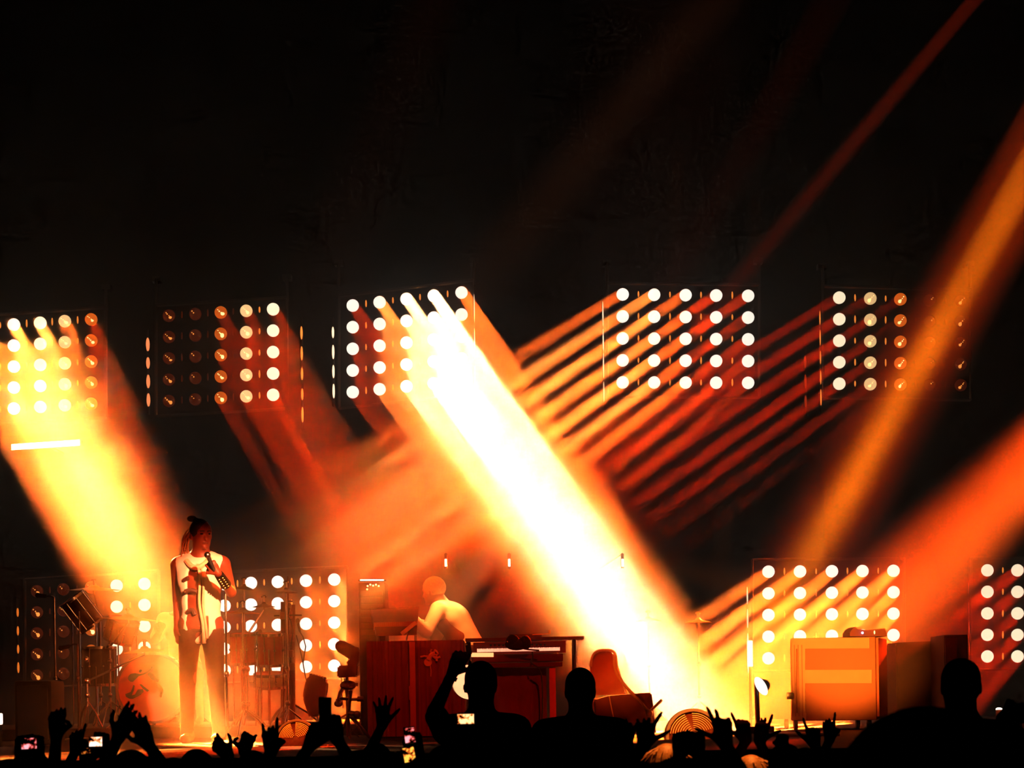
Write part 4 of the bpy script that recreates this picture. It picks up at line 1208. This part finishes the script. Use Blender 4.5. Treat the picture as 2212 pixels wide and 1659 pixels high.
def phone(u, v, d, wpx, hpx, ang, label, screen=None, yaw=0, par=None):
    """u, v: middle; ang: turn in the picture plane; screen: material, seen from the hall"""
    d += SH[0]
    c = P(u, v, d); w_, h_ = wpx * d / F, hpx * d / F
    Rm = Matrix.Rotation(R(-ang), 3, 'Y')
    root = thing('phone', label, 'phone', c)
    MB().box(c, (w_, .009, h_), Rm, bev=.0035).build('body', CROWD if screen is None else RUBBER, root)
    if screen is None:
        MB().ell(c + Rm @ V(-w_ * .25, -.006, h_ * .36), (.006, .002, .006), seg=10, ring=6).build('camera_lens', RUBBER, root)
    else:
        MB().box(c + V(0, -.0055, 0), (w_ * .88, .002, h_ * .86), Rm).build('screen', screen, root)
    return root


def screenmat(name, c1, c2, scale, s_, thr=.5):
    if name in MATS: return MATS[name]
    m = mat(name, (.01, .01, .01), .2, emit=c1, es=s_); nt_ = m.node_tree; b = nt_.nodes['Principled BSDF']
    tc = nt_.nodes.new('ShaderNodeTexCoord'); t = nt_.nodes.new('ShaderNodeTexNoise'); t.inputs['Scale'].default_value = scale
    r_ = nt_.nodes.new('ShaderNodeValToRGB'); r_.color_ramp.elements[0].position = thr - .06; r_.color_ramp.elements[0].color = (0, 0, 0, 1)
    r_.color_ramp.elements[1].position = thr + .06; r_.color_ramp.elements[1].color = (*c1, 1)
    e = r_.color_ramp.elements.new(thr); e.color = (*c2, 1)
    nt_.links.new(tc.outputs['Object'], t.inputs['Vector']); nt_.links.new(t.outputs['Fac'], r_.inputs[0]); nt_.links.new(r_.outputs[0], b.inputs['Emission Color'])
    return m


# ---- the singer
sb = V(P(437, 1500, 16.85).x, 16.85, STAGE)
f = figure('person', 'singer with a top knot and open sleeveless white vest, microphone held to the chest', sb, 1.80, PI, arms=[
    dict(side='R', wrist=P(383, 1361, 16.85), up=V(.05, -.05, -1), thumb=V(.4, -1, 0), palm=(1, .2, 0), curl=(.35, .4, .45, .5), tc=.3, pole=(-.1, 1, 0)),
    dict(side='L', wrist=P(470, 1237, 16.47), up=V(-.62, -.05, .8), thumb=V(-.75, -.1, -.4), palm=(-.2, 1, .1), curl=(.85, .9, .92, .95), tc=.7, pole=(.42, .35, -1))],
    hair='none', skin=SKIN, step=.016, headturn=R(32), headfine=.006, pose=dict(head=(-.012, .02, 1.635)))
R_, s_, hp, J, M_ = f['root'], f['s'], f['hp'], f['J'], f['M']
# hair with knot and hanging locks
hx_ = [('e', hp(0, -.014, .030), (.085 * s_, .100 * s_, .098 * s_), I3, .001), ('-e', hp(0, .125, -.03), (.075 * s_, .085 * s_, .10 * s_), I3, .01), ('-e', hp(0, -.02, -.13), (.12 * s_, .12 * s_, .09 * s_), I3, .01)]
hr = sdf_mesh('hair', hx_, .009, [], HAIRM, R_)
MB().ell(hp(.055, -.05, .125), (.040, .036, .026), seg=14).ell(hp(.03, -.02, .112), (.035, .03, .02), seg=12).build('hair_knot', HAIRM, R_, world=False)
mb = MB()
for k in range(16):
    a0 = rnd.uniform(-.3, 1.0)
    p0 = Vector(hp(.072, -.02 - .05 * a0, .05 - .02 * (k % 4)))
    o_ = Vector((.02 + .035 * rnd.random(), -.02 * rnd.random(), 0))
    mb.tube(smooth_line([p0, p0 + o_ + V(0, 0, -.05), p0 + o_ * 1.4 + V(rnd.uniform(-.01, .02), 0, -.11), p0 + o_ * rnd.uniform(.8, 1.9) + V(0, 0, -.15 - .05 * rnd.random())], 3), .0065, 5)
mb.build('hair_locks', mat('blond_locks', (.35, .18, .08), .6), R_, world=False)
eb = MB()
for sg in (-1, 1): eb.ell(hp(sg * .031, .083, .006), (.014, .008, .007), seg=10, ring=8)
eb.build('eyes', INK, R_, world=False)
MB().tube([hp(-.048, .088, .027), hp(-.03, .098, .031), hp(-.012, .100, .027)], .004, 5).tube([hp(.048, .088, .027), hp(.03, .098, .031), hp(.012, .100, .027)], .004, 5).build('eyebrows', HAIRM, R_, world=False)
MB().tube([hp(-.022, .094, -.064), hp(0, .099, -.061), hp(.022, .094, -.064)], .005, 5).build('lips', mat('lips', (.10, .02, .015), .5), R_, world=False)
t = .013
vest = [('e', J['pelvis'] + np.array([0, 0, -.02]), (.178, .130, .17), I3, .03), ('e', J['waist'], (.150 + t, .108 + t, .15), I3, .06), ('e', J['chest'], (.176 * s_ + t, .122 * s_ + t, .185), I3, .06),
        ('c', f['shl']['L'] + np.array([.035, 0, 0]), f['shl']['R'] - np.array([.035, 0, 0]), .062 + t, .062 + t, .05),
        ('c', J['neck'] + np.array([-.08, 0, -.025]), J['neck'] + np.array([.08, 0, -.025]), .05 + t, .05 + t, .04),
        ('-e', np.array([.035, .17, 1.10]), (.080, .13, .40), I3, .012), ('-e', J['neck'] + np.array([0, .03, .04]), (.075, .10, .06), I3, .01)]
for sg in (-1, 1): vest.append(('-e', f['shl']['R' if sg > 0 else 'L'] + np.array([sg * .045, 0, -.02]), (.055, .09, .10), I3, .008))
sdf_mesh('vest', vest, .011, [], WHITEC, R_, cut=((-1, -1, .80), (1, 1, 2)))
tr = [('e', J['pelvis'], (.172, .125, .12), I3, .03)]
for sg in (-1, 1):
    h_ = J['pelvis'] + np.array([sg * .09, 0, -.02]); kn = np.array([sg * .115, .03, .50]); an = np.array([sg * .13, -.01, .08])
    tr += [('c', h_, kn, .096, .068, .04), ('c', kn, an, .066, .054, .02)]
sdf_mesh('trousers', tr, .016, [], TROUS, R_, cut=((-1, -1, .04), (1, 1, .93)))
for sg in (-1, 1): sdf_mesh('shoe', [('c', (sg * .12, -.03, .045), (sg * .13, .14, .035), .045, .038, .02), ('e', (sg * .12, -.02, .07), (.045, .055, .05), I3, .02)], .012, [], RUBBER, R_, cut=((-1, -1, 0), (1, 1, 1)))
# scarf: two long cream strips down the front
for k, (pts, w_) in enumerate((([(.0, .13, 1.44), (-.015, .145, 1.30), (-.01, .15, 1.12), (-.035, .145, .95), (-.045, .15, .80)], .012), ([(-.03, .13, 1.42), (-.045, .15, 1.26), (-.04, .155, 1.10), (-.06, .15, .94), (-.07, .155, .84)], .010))):
    MB().tube(smooth_line([Vector(p) for p in pts], 5), w_, 7, taper=(.8, 1.2)).build('scarf_end', mat('cream_scarf', (.75, .5, .32), .8, noise=(20, .3)), R_, world=False)
mb = MB().tube(smooth_line([Vector(p) for p in [(.10, .075, 1.47), (.05, .125, 1.42), (0, .14, 1.41), (-.05, .12, 1.44), (-.09, .06, 1.49)]], 4), .022, 8).build('scarf', mat('cream_scarf', (.75, .5, .32), .8), R_, world=False)
# tattoos printed on chest and belly: thin dark shapes lying on the skin
for pts in ([(.11, .118, 1.22), (.06, .133, 1.23), (.01, .138, 1.215)], [(.09, .112, 1.06), (.05, .122, 1.07), (.03, .124, 1.03)], [(.12, .105, 1.31), (.08, .125, 1.33)]):
    MB().tube(smooth_line([Vector(p) for p in pts], 4), .018, 7).build('tattoo', mat('tattoo_dark', (.05, .015, .01), .6), R_, world=False)
# studded guard on the forearm
sh_, el_, wr_ = [Vector(x) for x in f['info']['L']]
g0 = el_.lerp(wr_, .38); g1 = el_.lerp(wr_, .93)
gd = MB().cyl(g0, g1, .045, .036, 16).build('arm_guard', INK, R_, world=False)
stm = MB(); ax_ = (g1 - g0).normalized(); fr_ = Vector((0, 1, 0)); fr_ = (fr_ - ax_ * fr_.dot(ax_)).normalized(); sd_ = ax_.cross(fr_)
for k in range(5):
    for q in (-1, 1):
        a = q * .35
        stm.ell(g0.lerp(g1, .12 + .19 * k) + (fr_ * math.cos(a) + sd_ * math.sin(a)) * .044, (.008, .008, .008), seg=8, ring=6)
stm.build('studs', mat('brass_stud', (.9, .6, .15), .25, 1), gd, world=True) if False else stm.build('studs', mat('brass_stud', (.9, .6, .15), .25, 1), R_, world=False)
mc = P(457, 1219, 16.42); m2 = P(448, 1199, 16.38)
root = thing('microphone', 'hand-held microphone gripped in the singer\'s fist at the chest', 'microphone', mc)
MB().cyl(mc + (mc - m2) * .7, m2, .013, .018).build('handle', RUBBER, root); MB().ell(m2, (.026, .026, .026)).build('grille', CHROME, root)

# ---- the keyboard player
kb = V(P(1012, 1500, 18.75).x, 18.75, STAGE)
f = figure('person', 'keyboard player bending over the slanted keyboard, bleached hair, white shirt and dark vest', kb, 1.75, R(70), arms=[
    dict(side='L', wrist=P(878, 1321, 18.35), up=V(-1, -.1, -.12), thumb=V(0, .6, .6), palm=(0, 0, -1), curl=(.25, .3, .35, .4), tc=.2, pole=(.1, -.3, -1)),
    dict(side='R', wrist=P(900, 1338, 18.75), up=V(-1, -.2, -.1), thumb=V(0, -.6, .6), palm=(0, 0, -1), curl=(.25, .3, .35, .4), tc=.2, pole=(.3, .3, -1))],
    hair='short', hairm=BLEACH, skin=PALE, step=.016, headfine=.008,
    pose=dict(pelvis=(0, -.04, .74), waist=(0, .03, .88), chest=(0, .12, 1.03), neck=(0, .25, 1.17), head=(0, .325, 1.295), kneeL=(-.12, .28, .46), kneeR=(.12, .28, .46), footL=(-.12, .05, .08), footR=(.12, .05, .08)))
R_, s_, J, M_ = f['root'], f['s'], f['J'], f['M']
t = .014
sh = [('e', J['pelvis'], (.175, .135, .14), I3, .03), ('e', J['waist'], (.158, .125, .15), M_, .06), ('e', J['chest'], (.186, .136, .18), M_, .06), ('c', f['shl']['L'] + M_[:, 0] * .03, f['shl']['R'] - M_[:, 0] * .03, .076, .076, .05),
      ('c', J['neck'] - M_[:, 2] * .03 - M_[:, 0] * .07, J['neck'] - M_[:, 2] * .03 + M_[:, 0] * .07, .058, .058, .04), ('-e', J['neck'] + M_[:, 2] * .06, (.075, .08, .055), M_, .01)]
for sd in ('R', 'L'):
    a_, e_, w_ = f['info'][sd]; sh += [('c', a_, e_, .068, .056, .03), ('c', e_, e_ + (w_ - e_) * .75, .055, .042, .02)]
sdf_mesh('shirt', sh, .013, [], WHITEC, R_)
vs_ = [('e', J['waist'] - M_[:, 0] * .07 + M_[:, 1] * .03, (.105, .115, .13), M_, .06), ('e', J['chest'] - M_[:, 0] * .075 + M_[:, 1] * .035, (.115, .118, .14), M_, .06)]
sdf_mesh('vest', vs_, .014, [], VESTM, R_)
tr = [('e', J['pelvis'], (.182, .14, .12), I3, .03)]
for sg in (-1, 1):
    h_ = J['pelvis'] + np.array([sg * .09, 0, -.02]); kn = np.array([sg * .12, .28, .46]); an = np.array([sg * .12, .05, .08]); tr += [('c', h_, kn, .105, .075, .04), ('c', kn, an, .07, .055, .02)]
sdf_mesh('trousers', tr, .02, [], TROUS, R_, cut=((-1, -1, .03), (1, 1, .80)))

# ---- the drummer behind the singer
db = V(P(398, 1500, 20.9).x, 20.9, STAGE + .1)
f = figure('person', 'seated drummer in a white shirt, almost hidden behind the singer', db, 1.75, PI, arms=[
    dict(side='R', wrist=P(352, 1352, 20.5), up=V(-.7, -.6, -.2), thumb=V(.3, 0, 1), palm=(.3, 0, -1), curl=(.9, .9, .9, .9), tc=.7, pole=(-.6, .3, -1)),
    dict(side='L', wrist=P(440, 1380, 20.5), up=V(.1, -1, 0), thumb=V(-.3, 0, 1), palm=(0, 0, -1), curl=(.9, .9, .9, .9), tc=.7)],
    hair='short', skin=PALE, step=.02, pose=dict(pelvis=(0, -.05, .58), waist=(0, -.04, .74), chest=(0, 0, .93), neck=(0, .02, 1.11), head=(0, .05, 1.27), kneeL=(-.2, .38, .50), kneeR=(.2, .38, .50), footL=(-.22, .42, .08), footR=(.22, .42, .08)))
R_, J, M_ = f['root'], f['J'], f['M']
sh = [('e', J['pelvis'], (.175, .135, .14), I3, .03), ('e', J['waist'], (.158, .12, .15), I3, .06), ('e', J['chest'], (.186, .13, .18), I3, .06), ('c', f['shl']['L'], f['shl']['R'], .074, .074, .05), ('-e', J['neck'] + np.array([0, .02, .07]), (.075, .08, .055), I3, .01)]
for sd in ('R', 'L'):
    a_, e_, w_ = f['info'][sd]; sh += [('c', a_, a_ + (e_ - a_) * .8, .072, .066, .03)]
sdf_mesh('shirt', sh, .016, [], WHITEC, R_)
root = thing('drum_throne', 'round drum stool under the seated drummer', 'stool', V(db.x, 20.95, STAGE + .1))
MB().lathe([(0, .30), (.15, .31), (.165, .34), (.16, .38), (.1, .40), (0, .405)], Matrix.Translation(V(db.x, 20.95, STAGE + .1)), 28).build('seat', RUBBER, root)
MB().cyl(V(db.x, 20.95, STAGE + .2), V(db.x, 20.95, STAGE + .42), .02).build('pole', CHROME, root)
tripod(MB(), db.x, 20.95, STAGE + .1, .24, .2).build('tripod', CHROME, root)

# ---- the two tall men in the middle and the bald man on the right
f = crowd(1038, 1426, 11.9, 'tall man seen from behind, holding a phone up in his raised left hand', hair='cropped', wide=1.02,
          arms=[dict(side='L', at=(978, 1452), ang=62, th=-20, curl=(.55, .6, .6, .65), tc=.5, d=11.75, pole=(-.30, -1, -.2))])
phone(1012, 1401, 11.7, 12, 26, 8, 'phone seen edge-on in the tall man\'s raised hand', yaw=0)
wb = f['info']['L'][2]; wp = f['root'].matrix_basis @ Vector(wb)
ph = V(0, 0, 0)
mbw = MB(); mbw.lathe([(.030, -.012), (.034, -.012), (.034, .012), (.030, .012), (.030, -.012)], Matrix.Translation(wp + V(-.008, 0, -.03)) @ V(.45, 0, .9).to_track_quat('Z', 'Y').to_matrix().to_4x4(), 20)
mbw.build('wristwatch', DCHROME, f['root'])
crowd(1253, 1441, 12.5, 'broad-shouldered man seen from behind with cropped hair, arms down', hair='cropped', wide=1.12)
crowd(2076, 1417, 9.6, 'bald man with protruding ears seen from behind, wearing thin-rimmed glasses', hair='none', wide=1.10,
      arms=[dict(side='R', at=(2166, 1552), ang=15, th=90, curl=(.8, .85, .9, .9), tc=.6, d=9.9, pole=(.6, -.2, -.8))])
gl = MB().tube([P(2113, 1449, 9.62), P(2106, 1440, 9.55), P(2100, 1431, 9.5)], .003, 6).build('glasses', BRASS)
# glasses belong to the bald man
bald = [o for o in bpy.data.objects if o.get('label', '').startswith('bald man')][0]
gl.parent = bald; gl.location = gl.location - bald.location
gl.name = 'glasses_temple'

SCR_W = screenmat('screen_white', (1, .75, .6), (1, .25, .08), 30, 2.2, .48)
SCR_P = screenmat('screen_pink', (1, .35, .4), (.5, .05, .04), 26, 1.6, .55)
SCR_Y = screenmat('screen_yellow', (1, .5, .06), (.6, .10, .01), 40, 1.6, .5)
SCR_S = screenmat('screen_stage', (1, .6, .25), (1, .2, .03), 45, 2.0, .46)

# ---- raised hands, left to right
crowd(62, 1632, 10.0, 'person at far left holding up a dark phone with pink glints', arms=[dict(side='L', at=(44, 1633), ang=80, th=0, curl=(.5, .6, .6, .6), tc=.4), dict(side='R', at=(84, 1633), ang=100, th=180, curl=(.5, .6, .6, .6), tc=.4)])
phone(63, 1606, 9.95, 37, 27, 2, 'dark phone held sideways at the far left, pink glints on its screen', SCR_P)
crowd(135, 1650, 9.0, 'person with one thick tattooed forearm raised straight up, left of the pointing finger',
      arms=[dict(side='L', at=(122, 1588), ang=88, th=10, curl=(.9, .9, .9, .9), tc=.7, d=9.0, pole=(-.2, .3, -1))])
crowd(176, 1648, 10.2, 'person pointing one finger up beside the lit phone',
      arms=[dict(side='L', at=(163, 1622), ang=84, th=0, curl=(0, 1, 1, 1), tc=.75, d=10.2)])
crowd(222, 1652, 9.6, 'person holding the brightly lit phone, fingers over its right end',
      arms=[dict(side='R', at=(226, 1628), ang=100, th=180, curl=(.45, .5, .55, .6), tc=.4), dict(side='L', at=(186, 1650), ang=88, th=0, curl=(.5, .6, .6, .6), tc=.4)])
phone(207, 1602, 9.55, 31, 23, 0, 'phone held sideways with a bright white picture on its screen', SCR_W)
phone(186, 1622, 9.62, 22, 14, 4, 'small dark phone with orange marks just below the bright white one', screenmat('screen_orange', (1, .25, .03), (.1, .01, 0), 50, .7, .56))
crowd(282, 1622, 9.2, 'person raising both open hands, fingertips slanting up to the right',
      arms=[dict(side='L', at=(256, 1592), ang=62, th=120, curl=(.1, .15, .25, .6), tc=.3, d=9.2, spread=.05), dict(side='R', at=(320, 1608), ang=112, th=170, curl=(.15, .1, .15, .2), tc=.3, d=9.3, spread=.05)])
crowd(425, 1621, 9.4, 'person wearing a cap, head only, below the singer', hair='cap', yaw=25)
crowd(374, 1640, 8.6, 'person with a low dark head between the clapping hands and the cap')
crowd(512, 1650, 9.3, 'person holding a small tilted phone at the foot of the yellow beam',
      arms=[dict(side='L', at=(494, 1632), ang=135, th=60, curl=(.3, .4, .5, .6), tc=.3)])
phone(480, 1613, 9.25, 14, 26, 28, 'small dark phone tilted to the left at the foot of the yellow beam')
crowd(545, 1623, 9.7, 'person with a round dark head and one bent hand pointing sideways',
      arms=[dict(side='R', at=(527, 1624), ang=72, th=150, curl=(.75, .8, .85, .4), tc=.5, d=9.6, tang=1.3)])
crowd(594, 1638, 9.0, 'person making a two-fingered horn sign in front of the ribbed floor lamp',
      arms=[dict(side='L', at=(586, 1624), ang=92, th=10, curl=(0, 1, 1, 0), tc=.9, d=9.0, spread=.05)])
f = crowd(700, 1640, 8.8, 'person holding up the large dark phone with both hands',
          arms=[dict(side='L', at=(668, 1612), ang=62, th=20, curl=(.15, .4, .5, .6), tc=.1, d=8.8, tang=.6), dict(side='R', at=(728, 1596), ang=104, th=170, curl=(.5, .6, .6, .6), tc=.3, d=8.85)])
phone(702, 1545, 8.7, 28, 78, -1.5, 'large dark phone held upright high above the crowd, back towards the hall')
f = crowd(812, 1607, 10.6, 'person with a rounded dark head, raising one open hand with spread fingers',
          arms=[dict(side='L', at=(826, 1566), ang=88, th=8, curl=(0, .0, .05, .05), tc=.0, d=10.8, spread=.30, tang=.75)])
crowd(890, 1648, 9.9, 'person holding up the two slanting phones one above the other',
      arms=[dict(side='R', at=(904, 1624), ang=105, th=180, curl=(.5, .6, .6, .6), tc=.4), dict(side='L', at=(868, 1664), ang=85, th=0, curl=(.5, .6, .6, .6), tc=.4)])
phone(885, 1588, 9.85, 25, 37, 6, 'slanting phone with a pink figure on its screen, upper one of the pair', SCR_P)
phone(884, 1630, 9.9, 28, 36, 10, 'slanting phone with yellow streaks on its screen, lower one of the pair', SCR_Y)
crowd(990, 1640, 9.4, 'person in front of the tall man, filming the stage with a lit phone',
      arms=[dict(side='L', at=(984, 1592), ang=86, th=0, curl=(.5, .5, .6, .6), tc=.4), dict(side='R', at=(1030, 1592), ang=96, th=180, curl=(.5, .5, .6, .6), tc=.4)])
phone(1006, 1553, 9.35, 40, 24, 0, 'phone with the glowing stage on its screen, in front of the tall man\'s back', SCR_S)
crowd(1141, 1590, 11.4, 'person whose round head shows between the two tall men')
f = crowd(1372, 1640, 9.8, 'person raising a small loose fist right of the broad-shouldered man',
          arms=[dict(side='R', at=(1352, 1606), ang=92, th=30, curl=(.7, .9, .9, .95), tc=.0, d=9.9, tang=.4)])
crowd(1420, 1650, 8.2, 'person raising a left hand, finger and thumb spread wide, at the white beam\'s foot',
      arms=[dict(side='L', at=(1391, 1610), ang=82, th=-10, curl=(.0, 1, 1, .35), tc=.0, d=8.2, tang=.95, spread=.35)])
fb = crowd(1441, 1610, 9.4, 'person with light blond tousled hair next to the spread hand', hair='long', hairm=BLOND)
def hair_light(fig):
    h_ = fig['root'].matrix_basis @ Vector(fig['J']['head'])
    spot(h_ + V(.15, .7, 3.0), h_ + V(0, 0, .08), 700, 6, YEL, .5, .03, name='blond_fill')  # added unseen spot above the head to make the hair shine


hair_light(fb)
crowd(1487, 1640, 9.0, 'person filming with a dark camera right of the blond head',
      arms=[dict(side='L', at=(1468, 1632), ang=85, th=0, curl=(.5, .6, .6, .6), tc=.4), dict(side='R', at=(1508, 1632), ang=95, th=180, curl=(.5, .6, .6, .6), tc=.4)])
dk = 8.95 + SH[0]
root = thing('camera', 'small dark camera held above the crowd right of the blond head', 'camera', P(1483, 1612, dk))
MB().box(P(1483, 1612, dk), (.084, .03, .036), bev=.006).build('body', RUBBER, root)
MB().cyl(P(1483, 1612, dk) + V(0, .01, 0), P(1483, 1612, dk) + V(0, .05, 0), .016).build('camera_lens', RUBBER, root)
crowd(1572, 1650, 8.2, 'person raising a right hand, two fingers up and thumb out, right of the blond head',
      arms=[dict(side='R', at=(1566, 1606), ang=98, th=172, curl=(.0, .25, .85, .55), tc=.0, d=8.2, tang=.95, spread=.20)])
fb = crowd(1622, 1634, 9.8, 'person with blond wavy hair lit yellow, under the crossed raised forearms', hair='long', hairm=BLOND,
      arms=[dict(side='L', at=(1612, 1598), ang=104, th=150, curl=(.0, .5, .6, .6), tc=.1, d=9.9, spread=.1, tang=.7), dict(side='R', at=(1640, 1600), ang=76, th=20, curl=(.1, .9, .9, .8), tc=.0, d=9.95, tang=.9)])
hair_light(fb)
crowd(1696, 1608, 9.2, 'person with a wide dark head, with a small round fist just above it', hair='cap', wide=1.1,
      arms=[dict(side='R', at=(1692, 1618), ang=92, th=170, curl=(1, 1, 1, 1), tc=.8, d=8.9, scale=.7)])
crowd(1764, 1632, 10.0, 'person making a two-fingered sign under the flight case',
      arms=[dict(side='R', at=(1760, 1610), ang=97, th=175, curl=(0, .9, 1, 1), tc=.0, d=10.0, tang=.7)])
crowd(1800, 1640, 9.7, 'person pointing one finger straight up left of the big rounded shoulder',
      arms=[dict(side='L', at=(1793, 1596), ang=93, th=10, curl=(0, 1, 1, 1), tc=.8, d=9.8)])
crowd(1738, 1618, 9.6, 'person with a low dark head between the wide head and the two-fingered sign')
# the big out-of-focus back at the right
b = P(1985, 1700, 5.6)
root = thing('person', 'large person close to the camera, blurred rounded back and shoulders at lower right', 'person', V(b.x, 5.6, 0))
def lp(u, v, d): return A(P(u, v, d) - V(b.x, 5.6, 0))
pr = [('e', lp(1965, 1690, 5.6), (.15, .15, .155), I3, .05), ('e', lp(2000, 1720, 5.6), (.23, .15, .245), I3, .05), ('e', lp(1910, 1690, 5.6), (.10, .12, .13), I3, .06),
      ('e', lp(2080, 1720, 5.7), (.20, .15, .20), I3, .05), ('e', np.array([0, 0, 1.1]), (.20, .15, .30), I3, .1),
      ('c', np.array([.0, .12, 1.50]), np.array([.02, .22, 1.52]), .08, .09, .05), ('c', lp(1895, 1700, 5.6), np.array([-.2, .1, 1.1]), .07, .05, .05), ('c', np.array([-.2, .1, 1.1]), np.array([-.1, .28, 1.2]), .045, .03, .03)]
for sg in (-1, 1):
    pr += [('c', np.array([sg * .09, 0, .9]), np.array([sg * .1, .02, .5]), .10, .06, .05), ('c', np.array([sg * .1, .02, .5]), np.array([sg * .1, 0, .08]), .06, .04, .02), ('c', np.array([sg * .1, -.02, .04]), np.array([sg * .1, .15, .035]), .036, .03, .02)]
sdf_mesh('body', pr, .02, [], CROWD, root)

# ---- the rest of the front crowd: dark heads along the bottom edge
GL = 'dark silhouetted head of a concertgoer along the bottom edge, no hand raised'
GG = 'dark heads along the bottom edge'
HL = ['below the white side lamp at the left edge', 'below the black speaker box', 'between the lit phone and the raised open hands', 'directly under the slanting open hands', 'under the bass drum', "left of the singer's trousers", "below the singer's shoes", 'left of the horn sign', 'under the ribbed small floor lamp', 'left of the large dark phone', 'right of the large dark phone', 'left of the spread open hand', 'right of the spread open hand', "left of the slanting pair of phones' owner", 'below the orange insect emblem', "under the tall man's back", "right under the tall man's shoulder", 'between the two tall men, nearest the edge', 'left under the broad-shouldered man', 'right under the broad-shouldered man', "at the broad-shouldered man's right elbow", 'below the small loose fist', 'right of the blond head', 'under the large ribbed floor lamp', 'below the crossed raised forearms', 'left of the wide dark head', 'right of the wide dark head', 'under the pointing finger', 'left under the big blurred back', 'below the outstretched right forearm', 'at the lower right corner']
proto = None
rows = []
for k, (u, v, d) in enumerate([(20, 1642, 8.4), (98, 1648, 7.9), (200, 1646, 7.4), (262, 1640, 7.9), (330, 1637, 8.1), (395, 1642, 7.4), (468, 1644, 7.7), (560, 1640, 7.6), (620, 1643, 8.2), (655, 1640, 7.5),
                          (745, 1634, 8.0), (780, 1622, 8.3), (842, 1626, 7.7), (925, 1630, 8.0), (962, 1612, 8.4), (1060, 1618, 7.9), (1105, 1600, 8.6), (1170, 1612, 8.1), (1220, 1604, 8.5), (1290, 1610, 8.2),
                          (1335, 1622, 8.6), (1378, 1642, 7.5), (1455, 1640, 7.8), (1530, 1636, 7.5), (1602, 1646, 7.4), (1655, 1636, 7.9), (1715, 1632, 7.6), (1850, 1640, 7.6), (1780, 1643, 7.7),
                          (2150, 1618, 8.0), (2200, 1600, 8.5)]):
    d = free(u, d, 5.0, must=proto is None)
    if d is None: continue
    if proto is None:
        proto = figure('person', GL, V(P(u, v, d).x, d, 0), 1.60, 0, hair='short', cloth=CROWD, group=GG, step=.024); r_ = proto['root']; r0 = r_
        h0 = 1.60
    else:
        r_ = r0.copy(); COL.objects.link(r_)
        for ch in list(r0.children):
            c_ = ch.copy(); COL.objects.link(c_); c_.parent = r_
    top = P(u, v, d); sc = top.z / (h0 * 1.006)
    r_['label'] = 'dark silhouetted head at the bottom edge ' + HL[k]
    r_.location = V(top.x, d, 0); r_.scale = (1, 1, sc); r_.rotation_euler = (0, 0, R(((k * 37) % 40) - 20))
